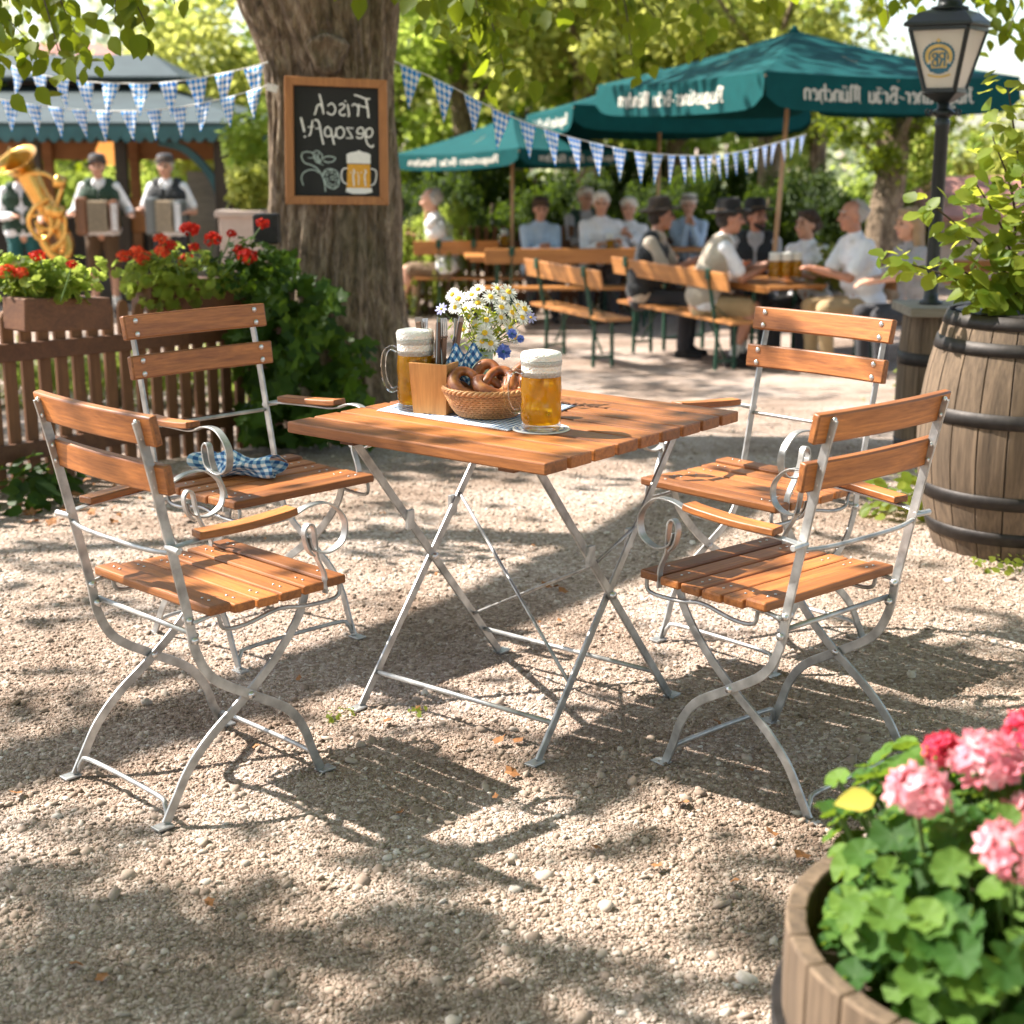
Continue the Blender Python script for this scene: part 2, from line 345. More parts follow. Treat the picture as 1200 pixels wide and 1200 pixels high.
def lampglass():
    m,nt,b=nmat('lamp_glass');b.inputs['Base Color'].default_value=(.9,.86,.8,1);b.inputs['Roughness'].default_value=.25
    t=N(nt,'ShaderNodeBsdfTranslucent');t.inputs[0].default_value=(.95,.9,.84,1);x=N(nt,'ShaderNodeMixShader');x.inputs[0].default_value=.6
    p=N(nt,'ShaderNodeBsdfTransparent');p.inputs[0].default_value=(.95,.93,.9,1);y=N(nt,'ShaderNodeMixShader');y.inputs[0].default_value=.25
    L(nt,b.outputs[0],x.inputs[1]);L(nt,t.outputs[0],x.inputs[2]);L(nt,x.outputs[0],y.inputs[1]);L(nt,p.outputs[0],y.inputs[2]);L(nt,y.outputs[0],nt.nodes['Material Output'].inputs[0]);return m
M['lamp_glass']=lampglass()
def barkmat():
    m,nt,b=nmat('bark');co=coords(nt,(13,13,4.2))
    n=N(nt,'ShaderNodeTexNoise',Scale=1.6,Detail=8.,Roughness=.7,Distortion=.6);L(nt,co,n.inputs['Vector'])
    v=N(nt,'ShaderNodeTexVoronoi',Scale=2.2,feature='DISTANCE_TO_EDGE');L(nt,co,v.inputs['Vector'])
    n2=N(nt,'ShaderNodeTexNoise',Scale=2.5,Detail=3.);L(nt,coords(nt),n2.inputs['Vector'])
    r=ramp(nt,[(.32,(.05,.034,.021)),(.5,(.235,.165,.105)),(.66,(.48,.375,.255))],n.outputs[0])
    g=N(nt,'ShaderNodeMix',data_type='RGBA');mr=N(nt,'ShaderNodeMapRange');mr.inputs[1].default_value=.55;mr.inputs[2].default_value=.72;mr.inputs[4].default_value=.4;L(nt,n2.outputs[0],mr.inputs[0]);L(nt,mr.outputs[0],g.inputs[0]);L(nt,r.outputs[0],g.inputs[6]);g.inputs[7].default_value=(.10,.11,.04,1)
    L(nt,g.outputs[2],b.inputs['Base Color']);b.inputs['Roughness'].default_value=.9
    ad=N(nt,'ShaderNodeMath',operation='ADD');L(nt,n.outputs[0],ad.inputs[0]);L(nt,v.outputs[0],ad.inputs[1])
    bp=N(nt,'ShaderNodeBump',Strength=1.,Distance=.05);L(nt,ad.outputs[0],bp.inputs['Height']);L(nt,bp.outputs[0],b.inputs['Normal']);return m
M['bark']=barkmat()
def gravelmat():
    m,nt,b=nmat('gravel_ground');co=coords(nt)
    v=N(nt,'ShaderNodeTexVoronoi',Scale=95.,Randomness=1.);L(nt,co,v.inputs['Vector'])
    v2=N(nt,'ShaderNodeTexVoronoi',Scale=210.);L(nt,co,v2.inputs['Vector'])
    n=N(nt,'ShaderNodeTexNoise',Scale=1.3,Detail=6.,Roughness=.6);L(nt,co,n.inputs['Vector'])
    sepc=N(nt,'ShaderNodeSeparateColor');L(nt,v.outputs['Color'],sepc.inputs[0])
    r=ramp(nt,[(0,(.29,.215,.17)),(.5,(.43,.34,.285)),(.85,(.54,.45,.39)),(1,(.66,.58,.52))],sepc.outputs[0])
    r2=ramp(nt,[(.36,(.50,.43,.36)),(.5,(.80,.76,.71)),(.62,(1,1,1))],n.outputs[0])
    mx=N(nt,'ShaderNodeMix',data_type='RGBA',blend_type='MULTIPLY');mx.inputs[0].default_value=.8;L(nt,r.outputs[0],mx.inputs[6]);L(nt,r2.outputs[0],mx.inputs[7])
    L(nt,mx.outputs[2],b.inputs['Base Color']);b.inputs['Roughness'].default_value=.92;b.inputs['Specular IOR Level'].default_value=.25
    iv=N(nt,'ShaderNodeMath',operation='ADD');L(nt,v.outputs['Distance'],iv.inputs[0]);L(nt,v2.outputs['Distance'],iv.inputs[1])
    bp=N(nt,'ShaderNodeBump',Strength=.9,Distance=.006,invert=True);L(nt,iv.outputs[0],bp.inputs['Height']);L(nt,bp.outputs[0],b.inputs['Normal']);return m
M['gravel_ground']=gravelmat()
def pebblemat():
    m,nt,b=nmat('pebble');g=nt.nodes.new('ShaderNodeNewGeometry')
    r0=ramp(nt,[(0,(.27,.21,.17)),(.3,(.385,.31,.255)),(.7,(.465,.385,.325)),(.92,(.56,.485,.425)),(1,(.75,.70,.65))],g.outputs['Random Per Island'])
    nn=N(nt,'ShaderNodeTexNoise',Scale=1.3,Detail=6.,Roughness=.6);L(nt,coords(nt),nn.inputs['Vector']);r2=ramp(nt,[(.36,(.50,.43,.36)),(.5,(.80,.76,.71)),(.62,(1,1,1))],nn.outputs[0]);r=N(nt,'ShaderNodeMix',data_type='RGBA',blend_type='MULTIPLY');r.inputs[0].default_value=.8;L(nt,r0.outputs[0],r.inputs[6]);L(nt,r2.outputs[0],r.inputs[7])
    n=N(nt,'ShaderNodeTexNoise',Scale=140.,Detail=2.);L(nt,coords(nt),n.inputs['Vector']);h=N(nt,'ShaderNodeHueSaturation');mr=N(nt,'ShaderNodeMapRange');mr.inputs[3].default_value=.75;mr.inputs[4].default_value=1.2;L(nt,n.outputs[0],mr.inputs[0]);L(nt,mr.outputs[0],h.inputs['Value']);L(nt,r.outputs[2],h.inputs['Color'])
    L(nt,h.outputs[0],b.inputs['Base Color']);b.inputs['Roughness'].default_value=.85;b.inputs['Specular IOR Level'].default_value=.3;return m
M['pebble']=pebblemat()
M['lawn']=plain('lawn',(.07,.10,.025),.9,0,.35,3,.5)
M['roof_tile']=plain('roof_tile',(.34,.16,.12),.8,0,.15,6,.3)
M['roof_green']=plain('roof_green',(.04,.06,.06),.6,.0,.2,3)
M['fascia']=plain('fascia',(.03,.11,.12),.5,0,.2,5)
M['orange_wood']=wood('orange_wood',(.22,.085,.025),(.42,.19,.06),'X',.12,rough=.6)
M['dark_wood']=wood('dark_wood',(.03,.022,.015),(.08,.055,.035),'Z',.2,rough=.7)
M['plaster']=plain('plaster',(.55,.42,.34),.9,0,.08,2)
def emit(n,c,s):
    m,nt,b=nmat(n);b.inputs['Base Color'].default_value=(*c,1);b.inputs['Emission Color'].default_value=(*c,1);b.inputs['Emission Strength'].default_value=s;return m
M['warm_lamp']=emit('warm_lamp',(1,.42,.10),.38)
M['cutlery']=plain('cutlery',(.35,.34,.33),.3,.9,.1);M['handle_wood']=wood('handle_wood',(.10,.05,.03),(.25,.14,.09),'Z',1,rough=.5)
# ================================================================== TABLE AND CHAIRS
TX,TY,TT=.0121,3.6293,-.66917; TL,TW=.774,.8026
tb=empty('folding_table',(TX,TY,0),TT,'square slatted wooden garden table on crossed grey steel legs','table')
mb=MB();n=9;pw=TW/n
for i in range(n): mb.box((0,-TW/2+pw*(i+.5),.7265),(TL-.004*random.random(),pw-.0115,.027))
mb.obj('tabletop',M['teak_x'],tb,bevel=.0035)
mb=MB()
for a in(-.24,.24): mb.box((a,0,.703),(.045,TW*.86,.02))
mb.obj('batten',M['box_wood'],tb,bevel=.002)
def lerp(a,b,t):return Vector(a)*(1-t)+Vector(b)*t
legpts={}
for a in(-.28,.28):
    for s in(-1,1):
        off=.005*s; p0=(a+off,s*.2715,.006);p1=(a+off,-s*.285,.692);legpts[a,s]=(p0,p1)
        mb=MB();mb.rect([p0,lerp(p0,p1,.5),p1],(0,1,0),.021,.007)
        f=lerp(p0,p1,0);mb.box((f.x,f.y+s*.012,.005),(.03,.042,.006))
        e=lerp(p0,p1,.66);mb.box((e.x+.006*s,e.y,e.z),(.012,.024,.05))
        mb.obj('leg',M['steel'],tb,bevel=.0015)
    mb=MB();q=lerp(*legpts[a,1],.489);mb.tube([q-Vector((.012,0,0)),q+Vector((.012,0,0))],.009,10);mb.obj('pivot_bolt',M['bolt'],tb,True)
for s,z in((-1,.075),(1,.085)):
    q0=lerp(*legpts[-.28,s],z/.7);q1=lerp(*legpts[.28,s],z/.7);mb=MB();mb.tube([q0,q1],.0065,8);mb.obj('stretcher',M['steel'],tb,True)
mb=MB();mb.tube([lerp(*legpts[-.28,-1],.70),lerp(*legpts[.28,-1],.22)],.0045,6);mb.obj('brace',M['steel'],tb,True)
mb=MB();mb.tube([lerp(*legpts[.28,-1],.70),lerp(*legpts[.28,1],.62),lerp(*legpts[-.28,1],.20)],.0045,6);mb.obj('brace',M['steel'],tb,True)
mb=MB();mb.box((.0,0,.69),(.56,.024,.006));mb.obj('rail',M['steel'],tb)

def make_chair(loc,rz,label):
    """local: x = left of sitter (s), y = forward (t)"""
    t=empty('garden_chair',loc,rz,label,'chair','wooden slatted folding chairs round the table')
    mb=MB();ns=6;y0,y1=-.162,.206;p=(y1-y0)/ns
    for i in range(ns): mb.box((0,y0+p*(i+.5),.449+ (.004 if i in(0,) else 0)-.006*math.sin(pi*i/5)),(.446,p-.0065,.021))
    seat=mb.obj('seat',M['teak_x'],t,bevel=.0045)
    mb=MB()
    for i in range(ns):
        for sx in(-.17,.17):
            for d in(-.012,.012): mb.ell((sx+d,y0+p*(i+.5),.4605-.006*math.sin(pi*i/5)+(.004 if i==0 else 0)),(.0034,.0034,.0013),8,4)
    mb.obj('screw',M['bolt'],seat,True)
    for zb,zt,tb_,tt in((.812,.875,-.257,-.270),(.711,.773,-.234,-.243)):
        path=[]
        for k in range(13):
            u=-1+k/6; path.append((u*.224,(tb_+tt)/2-.014*(1-u*u)+.004,(zb+zt)/2))
        mb=MB();mb.rect(path,(0,(tt-tb_),(zt-zb)),zt-zb,.019);b=mb.obj('back_slat',M['teak_x'],t,bevel=.004,auto=50)
        for sx in(-.188,.188):
            for dz in(-.017,.017):
                mb=MB();q=Vector((sx,(tb_+tt)/2+.0105+dz*(tt-tb_)/(zt-zb)-.014*(1-(sx/.224)**2)+.004,(zb+zt)/2+dz));mb.ell(q,(.0075,.004,.0075),10,6);mb.ell(q-Vector((0,.026,0)),(.006,.005,.006),8,6);mb.obj('bolt',M['bolt'],b,True)
    for s in(-1,1):
        post=crom([(0,-.282,.862),(0,-.262,.785),(0,-.232,.65),(0,-.190,.45),(0,-.175,.365),(0,-.135,.295),(0,-.043,.235),(0,.05,.178),(.0,.095,.12),(0,.118,.06),(0,.141,.006)],5)
        V=MB();P=[Vector((s*.190,q.y,q.z)) for q in post]
        flat(V,P,.021,.006);V.box((s*.192,.152,.004),(.03,.04,.005));V.obj('leg',M['steel'],t,bevel=.0012)
        lg=crom([(0,.122,.437),(0,.098,.375),(0,.035,.30),(0,-.043,.235),(0,-.14,.168),(0,-.2,.11),(0,-.238,.05),(0,-.264,.006)],5)
        V=MB();P=[Vector((s*.1815,q.y,q.z)) for q in lg];flat(V,P,.021,.006);V.box((s*.185,-.274,.004),(.03,.04,.005));V.obj('leg',M['steel'],t,bevel=.0012)
        for by,bz,bx in((-.043,.235,.198),(-.188,.435,.2),(-.178,.39,.2)):
            V=MB();V.tube([(s*.176,by,bz),(s*bx,by,bz)],.0078,10);V.obj('pivot_bolt',M['bolt'],t,True)
        V=MB();V.tube(crom([(s*.205,-.186,.432),(s*.205,-.13,.438),(s*.205,-.115,.405),(s*.205,-.06,.400),(s*.205,.03,.415),(s*.205,.10,.405),(s*.205,.185,.405),(s*.205,.197,.43),(s*.205,.19,.441)],4),.0048,7);V.obj('seat_bracket',M['steel'],t,True)
        # arm
        V=MB();arm=crom([(s*.203,-.232,.598),(s*.212,-.18,.606),(s*.222,-.05,.612),(s*.226,.04,.616),(s*.228,.10,.634),(s*.228,.155,.63),(s*.228,.196,.59),(s*.228,.192,.543),(s*.228,.15,.522),(s*.228,.108,.535),(s*.228,.095,.565)],6)
        V.rect(arm,(1,0,0),.02,.004)
        V.tube([(s*.186,-.228,.598),(s*.236,-.232,.598)],.007,8)
        arm_o=V.obj('armrest',M['steel'],t,bevel=.001,auto=40)
        V=MB();V.rect(crom([(s*.212,-.175,.619),(s*.226,-.08,.622),(s*.231,.02,.629),(s*.232,.055,.634)],6),(1,0,0),.042,.016);V.obj('arm_pad',M['teak_y'],arm_o,bevel=.005,auto=50)
        V=MB();V.rect(crom([(s*.214,.150,.425),(s*.214,.148,.47),(s*.218,.125,.515),(s*.225,.118,.55),(s*.226,.112,.585),(s*.226,.098,.592),(s*.226,.087,.575),(s*.226,.095,.54),(s*.224,.112,.52)],5),(1,0,0),.016,.005);V.obj('arm_support',M['steel'],arm_o,bevel=.001,auto=40)
    for y,sg in((.135,1),(-.258,-1)):
        V=MB();x=.187 if sg>0 else .178
        V.tube(crom([(-x,y,.012),(-x+.012,y-.004*sg,.038),(-x+.05,y-.008*sg,.05),(x-.05,y-.008*sg,.05),(x-.012,y-.004*sg,.038),(x,y,.012)],4),.0058,7);V.obj('stretcher',M['steel'],t,True)
    V=MB();V.tube(crom([(-.19,-.222,.585),(-.1,-.236,.582),(.1,-.236,.582),(.19,-.222,.585)],4),.0052,7);V.obj('back_rod',M['steel'],t,True)
    V=MB();V.tube([(-.19,-.17,.398),(.19,-.17,.398)],.006,8);V.obj('seat_rod',M['steel'],t,True)
    V=MB();V.tube([(-.18,.10,.425),(.18,.10,.425)],.006,8);V.obj('seat_rod',M['steel'],t,True)
    return t
def flat(V,P,w,t):
    """bar lying in the y-z plane: width w in the plane, thickness t along x"""
    n=len(P);vs=[]
    for i,p in enumerate(P):
        T=(P[min(i+1,n-1)]-P[max(i-1,0)]).normalized();Nn=Vector((1,0,0)).cross(T)
        for a,b in((-1,-1),(1,-1),(1,1),(-1,1)):vs.append(p+Nn*a*w/2+Vector((1,0,0))*b*t/2)
    fs=[(3,2,1,0),tuple(4*(n-1)+k for k in range(4))]
    for i in range(n-1):
        for k in range(4):fs.append((4*i+k,4*i+(k+1)%4,4*i+4+(k+1)%4,4*i+4+k))
    V.add(vs,fs)
# fit pose: forward dir = th ; local y = forward -> rz = th-90deg ; local x = left needs mirrored: symmetric chair so +x = right
ch=make_chair((-.6683,3.2332,0),.79897-pi/2,'front left wooden chair seen from behind, nearest the picket fence side, seat empty and sunlit')
ch['label']='slatted wooden chair seen from behind at the left, sun patches on its empty seat'
CHAIR_B=dup(ch,(-.701,4.113,0),-.78048-pi/2,'slatted wooden chair by the picket fence with a checked napkin on its seat',scale=1.055)
dup(ch,(.6715,4.0806,0),3.892-pi/2,'slatted wooden chair turned to the camera in front of the beer garden benches',scale=1.05)
dup(ch,(.5877,3.2581,0),2.28613-pi/2,'slatted wooden chair seen from behind beside the big barrel and pink geraniums')
# ================================================================== THINGS ON THE TABLE
ZT=.7402
def mug_shape(t,hd=-1):
    """litre mug: base at origin, handle along +x"""
    V=MB();rad=lambda a,z:1+ (.055*abs(math.cos(4*a))*(math.sin(pi*min(1,max(0,(z-.02)/.055)))**.7 if z<.078 else math.sin(pi*min(1,max(0,(z-.078)/.06))) if z<.138 else 0))
    prof=[(.0,.0),(.040,.0),(.044,.004),(.0455,.012),(.0435,.018)]+[(.0445,.02+.0045*k) for k in range(1,34)]+[(.0465,.172),(.0472,.182),(.0462,.184)]
    V.lathe(prof,48,rad=rad);V.obj('glass',M['glass'],t,True)
    V=MB();hp=crom([(.044,0,.150),(.060,0,.158),(.076,0,.145),(.081,0,.11),(.077,0,.075),(.063,0,.05),(.045,0,.055)],5);V.rect(hp,(0,1,0),.019,.011);V.obj('handle',M['glass'],t,bevel=.004,auto=60,sub=0)
    V=MB();V.lathe([(0,.0165),(.040,.0175),(.0432,.024)]+[(.0438,.03+.006*k) for k in range(19)]+[(.0440,.1405),(0,.141)],40,rad=rad);V.obj('beer',M['beer'],t,True)
    V=MB();V.lathe([(0,.1412),(.0438,.1414),(.0446,.155),(.0450,.165),(.0456,.18),(.0460,.187),(.0462,.196),(.0435,.203),(.03,.2065),(.012,.2075),(0,.208)],40,rad=lambda a,z:1+.012*math.sin(3*a+1)*(z>.186)+.008*math.sin(7*a)*(z>.19));V.obj('foam',M['foam'],t,True)
p=onz(634,503,ZT+.004);m1=empty('beer_mug',p,0,'full litre beer mug on a round beer mat, at the front of the table','beer mug','full litre beer mugs');mug_shape(m1);m1.rotation_euler=(0,0,pi+.25);m1.scale=(1.02,1.02,.88);MUG=m1
p2=onz(488,480,ZT+.003);m2=dup(m1,p2,pi-.1,'tall full beer mug behind the wooden cutlery holder, its handle to the left');m2.scale=(1.0,1.0,.97)
# coaster
co=onz(634,503,ZT);V=MB();V.lathe([(0,0),(.051,0),(.0525,.0015),(.051,.0032),(0,.0033)],40);cst=V.obj('beer_mat',M['coaster'],None,True);cst.location=co;cst.scale=(1.3,1.3,1);tag(cst,'round white beer mat with blue print under the front mug','beer mat')
V=MB()
for r0,r1,a0,a1 in[(.046,.0475,0,2*pi)]+[(.0405,.0445,k*.42+.05,k*.42+.05+.26+.1*(k%2)) for k in range(15)]:
    m=max(3,int((a1-a0)*10));vs=[];fs=[]
    for k in range(m+1):
        a=a0+(a1-a0)*k/m;vs+=[(r0*math.cos(a),r0*math.sin(a),.0036),(r1*math.cos(a),r1*math.sin(a),.0036)]
    fs=[(2*k,2*k+1,2*k+3,2*k+2) for k in range(m)];V.add(vs,fs)
V.obj('print',M['print_blue'],cst)
# placemat
c0,c1,c2=[onz(*q,ZT+.001) for q in((443,481),(597,505),(674,476))];c3=c0+(c2-c1)
def pm(u,v):
    q=c0*(1-u)*(1-v)+c1*u*(1-v)+c2*u*v+c3*(1-u)*v
    return q+Vector((0,0,.0012+.0006*math.sin(9*u+5*v)))
V=MB();V.grid(pm,24,16);pmo=V.obj('placemat',M['placemat'],None,True,solid=.0014);tag(pmo,'blue and white checked cloth mat spread under the bread basket','placemat')
V=MB()
for k in range(64):
    u=(k+.5)/64;q=pm(u,0);d=(c1-c0).normalized();o=(c0-c3).normalized()
    V.box(q+o*.004,(.0028,.009,.0008),Matrix((d,d.cross(Vector((0,0,1)))*-1,Vector((0,0,1)))).transposed())
V.obj('fringe',M['mat_border'],pmo)
# cutlery holder
hp=onz(513,482,ZT+.003);hz=TT+.25
hd=empty('cutlery_holder',hp,hz,'tapered wooden cutlery box holding forks and knives','cutlery holder',scale=1.2)
V=MB()
w0,w1,hh,th=.037,.043,.104,.006
for k in range(4):
    R=Matrix.Rotation(k*pi/2,3,'Z');a=w0;b=w1
    vs=[(-a,-a,0),(a,-a,0),(a-th,-a+th,0),(-a+th,-a+th,0),(-b,-b,hh),(b,-b,hh),(b-th,-b+th,hh),(-b+th,-b+th,hh)]
    V.add([R@Vector(v) for v in vs],[(0,1,2,3),(4,7,6,5),(0,4,5,1),(3,2,6,7)])
V.obj('side_panel',M['holder_wood'],hd,bevel=.0015)
V=MB();V.box((0,0,.004),(.062,.062,.006));V.obj('base',M['holder_wood'],hd)
def cutl(kind,x,y,tilt,az,lab):
    t=empty(kind,(0,0,0),0,lab,kind,'cutlery in the wooden holder')
    V=MB()
    if kind=='fork':
        V.rect(crom([(0,0,.0),(0,.001,.09),(0,.003,.13),(0,.004,.148)],4),(1,0,0),.008,.0025);V.rect([(0,.004,.146),(0,.002,.158)],(1,0,0),.019,.002)
        for k in(-1.5,-.5,.5,1.5):V.rect([(k*.0052,.002,.157),(k*.0052,.004,.175),(k*.0048,.008,.197)],(1,0,0),.0028,.0018)
    else:
        V.rect(crom([(0,0,0),(0,0,.11),(0,.001,.17),(.002,.002,.2)],4),(1,0,0),.017,.0018)
    V.obj('blade' if kind=='knife' else 'prongs',M['cutlery'],t,auto=40)
    V=MB();V.rect([(0,0,.098),(0,.001,.13),(0,.002,.155 if kind=='fork' else .19)],(1,0,0),.0125,.0085);V.obj('handle',M['handle_wood'],t,bevel=.002)
    R=Matrix.Rotation(hz,4,'Z');t.location=hp+(R@Vector((x*1.15,y*1.15,.011)));t.scale=(1.1,)*3;t.rotation_euler=(tilt*math.cos(az),tilt*math.sin(az),az*.6+.4);return t
for i,(k,x,y,ti,az) in enumerate([('fork',-.014,-.012,.15,-1.9),('knife',-.02,.016,.16,-1.2),('fork',.0,.012,.08,.5),('knife',.004,-.016,.12,1.5),('fork',.018,.01,.22,1.3),('knife',.021,-.012,.26,1.8),('knife',.012,.02,.18,.9)]):
    cutl(k,x,y,ti,az,{'fork':'dark steel fork standing upright in the wooden cutlery box','knife':'wood handled knife standing upright in the wooden cutlery box'}[k])
# basket with pretzels
bp=onz(572,486,ZT+.004)
bk=empty('bread_basket',bp,0,'round woven wicker basket filled with pretzels','basket')
V=MB();NB=44;rows=11
prof=lambda z:.062+.044*(z/.062)**.6
for r in range(rows):
    z=.004+.0056*r;path=[];
    for k in range(2*NB):
        a=2*pi*k/(2*NB);rr=prof(z)+.0026*math.cos(NB*a/1+pi*(r%2)) ;path.append((rr*math.cos(a),rr*math.sin(a),z))
    V.tube(path,.0033,5,True)
V.obj('weave',M['wicker'],bk,True)
V=MB()
for k in range(NB//2):
    a=2*pi*k/(NB//2);V.tube([(prof(z)*math.cos(a),prof(z)*math.sin(a),z) for z in(.002,.02,.04,.062)],.003,5)
V.lathe([(0,.002),(.061,.002),(.062,.006),(0,.006)],32);V.obj('stake',M['wicker'],bk,True)
V=MB()
for j in range(3):
    path=[]
    for k in range(90):
        a=2*pi*k/90;q=a*16+j*2*pi/3;rr=.1065+.0045*math.cos(q);path.append((rr*math.cos(a),rr*math.sin(a),.066+.0045*math.sin(q)))
    V.tube(path,.0036,6,True)
V.obj('rim',M['wicker'],bk,True)
def pretzel(loc,R,sc_,lab):
    t=empty('pretzel',loc,0,lab,'pretzel','pretzels in the basket');t.rotation_mode='QUATERNION';t.rotation_quaternion=R;t.scale=(sc_,)*3
    pts=[(-.018,-.048,0),(-.004,-.02,.004),(.012,.0,.012),(.024,.02,.008),(.045,.042,0),(.072,.04,0),(.088,.012,0),(.08,-.022,0),(.055,-.05,0),(.0,-.066,.002),(-.055,-.05,0),(-.08,-.022,0),(-.088,.012,0),(-.072,.04,0),(-.045,.042,0),(-.024,.02,.004),(-.012,.0,-.004),(.004,-.02,.004),(.018,-.048,0)]
    P=crom(pts,7);n=len(P);rr=[]
    for i in range(n):
        u=abs(i/(n-1)-.5)*2; rr.append(.0235-.0115*min(1,u*1.25)+.0015*math.sin(9*u))
    V=MB();V.tube(P,rr,10);o=V.obj('dough',M['pretzel'],t,True)
    V=MB();a=[q+Vector((0,-.006,.0125)) for q in P[int(n*.42):int(n*.58)+1]];m=len(a);V.tube(a,[.012*math.sin(pi*(k+.4)/(m-.2)) for k in range(m)],8);V.obj('split_crust',M['pretzel_split'],o,True)
def Q(ax,an):return Quaternion(Vector(ax),math.radians(an))
pretzel(bp+Vector((-.012,-.018,.082)),Q((0,0,1),8)@Q((1,0,0),44)@Q((0,0,1),0),.80,'big glossy pretzel lying tilted at the front of the basket')
pretzel(bp+Vector((.045,.02,.082)),Q((0,0,1),-12)@Q((1,0,0),68),.86,'pretzel standing up at the back right of the basket beside the mug')
pretzel(bp+Vector((.036,-.012,.074)),Q((0,0,1),40)@Q((1,0,0),28),.78,'pretzel half hidden by the front mug at the right of the basket')
pretzel(bp+Vector((-.045,.03,.062)),Q((0,0,1),70)@Q((1,0,0),20),.75,'pretzel deep in the back left of the basket')
V=MB();V.cap(bp+Vector((-.098,-.005,.075)),.007,bp+Vector((-.065,-.035,.06)),.013,10);o=V.obj('bread_roll',M['pretzel_split'],None,True);tag(o,'pale bread stick poking out at the left rim of the basket','bread')
def nap(u,v):
    a=u-.5;b=v-.5
    x=-.062+.06*a+.01*math.sin(8*v);y=.045+.03*b+.008*math.sin(7*u+3*v);z=.055+.098*v+.014*math.sin(11*u)*v
    return bp+Vector((x+.03*b*a,y,z))
V=MB();V.grid(nap,18,18);o=V.obj('napkin',M['napkin_dark'],None,True,solid=.002);tag(o,'dark blue checked napkin standing up between the basket and the vase','napkin')
# vase of daisies
vp=onz(566,467,ZT+.003)
vs=empty('vase',vp,0,'small pale green glass vase holding daisies','vase')
V=MB();pr=[(0,.002),(.032,.0),(.038,.012),(.044,.04),(.042,.06),(.032,.085),(.026,.10),(.027,.115),(.0325,.125),(.031,.126),(.025,.115),(.024,.10),(.030,.085),(.040,.06),(.042,.04),(.035,.014),(0,.008)]
V.lathe(pr,32);V.obj('glass',M['vase_glass'],vs,True)
V=MB();V.lathe([(0,.009),(.035,.015),(.041,.04),(.039,.06),(.030,.083),(0,.083)],28);V.obj('water',M['vase_glass'],vs,True)
PET=[]
def flower_mesh(name,mat,eye,npet,size,rin,pw,layers=1):
    V=MB()
    for l in range(layers):
        for k in range(npet):
            a=2*pi*(k+.5*l)/npet+random.uniform(-.06,.06);dz=random.uniform(-.08,.14)+.12*l;R=Matrix.Rotation(a,3,'Z');r=size*(1-.12*l)
            pts=[(rin,-pw*.5,0),(r*.7,-pw,r*dz),(r,-.25*pw,r*dz*.5),(r,.25*pw,r*dz*.5),(r*.7,pw,r*dz),(rin,pw*.5,0)]
            V.add([R@Vector(q) for q in pts],[(0,1,2,3,4,5)])
    me=V.mesh(name);me.materials.append(mat)
    E_=MB();E_.ell((0,0,.0008),(rin*1.15,rin*1.15,rin*.6),10,6);e=E_.mesh(name+'_eye',True);e.materials.append(eye);return me,e
DM,DE=flower_mesh('daisy',M['daisy'],M['daisy_eye'],17,.0205,.0058,.0026)
BM,BE=flower_mesh('blue',M['blue_flower'],M['print_navy'],8,.012,.002,.003,2)
LM,LE=flower_mesh('lilac',M['lilac_flower'],M['daisy_eye'],9,.016,.003,.003)
def stemmed(kind,mesh,eye,top,nrm,lab,cat,grp,sz=1,base=None):
    t=empty(kind,top,0,lab,cat,grp);t.rotation_mode='QUATERNION';q=Vector(nrm).to_track_quat('Z','Y');t.rotation_quaternion=q;t.scale=(sz,)*3
    o=link('petals',mesh,t);e=link('flower_eye',eye,t)
    base=base or vp+Vector((random.uniform(-.012,.012),random.uniform(-.012,.012),.075))
    b=q.inverted()@(base-Vector(top))/sz;mid=q.inverted()@((base+Vector((top[0]*.15+base.x*.85-base.x,0,0))*0+Vector((0,0,.05)))-Vector(top))/sz
    V=MB();V.tube(crom([b,mid,Vector((0,0,-.001))],5),.0012,5);V.obj('stem',M['stem'],t,True)
rr=random.Random(3)
cen=vp+Vector((0,0,.195))
sp=[(568,390),(558,382),(549,372),(572,368),(587,372),(600,366),(607,358),(590,350),(575,348),(560,355),(545,362),(537,350),(530,345),(553,345),(612,372),(598,384),(582,388),(565,400),(575,402),(543,385),(604,395),(583,338),(560,339),(596,342),(533,360),(615,362),(560,408),(570,375),(588,360)]
for i,(px,py) in enumerate(sp):
    q=at(px,py,vp.y-.035+rr.uniform(-.02,.045)); d=(q-cen).normalized()
    nn=Vector((d.x*1.0+rr.uniform(-.25,.25),-.75+d.y*.6,.55+d.z*.6))
    if i in(0,17,18):q=at(px,py,vp.y-.075);nn=Vector((.05+.1*rr.random(),-1,.3))
    stemmed('daisy',DM,DE,q,nn,'white daisy with yellow eye in the vase','daisy','daisies in the vase',rr.uniform(.95,1.25))
for i,(px,py,k) in enumerate([(590,412,1.35),(600,391,.9),(610,397,.7)]):
    q=at(px,py,vp.y-.05)
    stemmed('blue_flower',BM,BE,q,(.3,-1,.3),['blue flower head drooping over the back of the basket','blue flower at the right of the daisies','small blue flower at the far right of the bouquet'][i],'flower','blue flowers in the vase',k*1.3)
for px,py,l in((517,362,'lilac flower at the left edge of the bouquet'),(622,372,'cream flower at the right edge of the bouquet')):
    stemmed('wild_flower',LM,LE,at(px,py,vp.y-.02),(-.4 if px<570 else .4,-.8,.5),l,'flower','single flowers in the vase',1.1)
pos=[];nr=[];szs=[]
for i in range(240):
    a=rr.uniform(0,2*pi);h=rr.uniform(.11,.235);r=rr.random()**.6*(.03+.062*math.sin(min(1,(h-.11)/.10)*pi*.62));q=vp+Vector((r*math.cos(a),r*math.sin(a),h));pos.append(q);nr.append((math.cos(a)*.6+rr.uniform(-.5,.5),math.sin(a)*.6-.3,.5+rr.uniform(-.5,.5)));szs.append(rr.uniform(.014,.03))
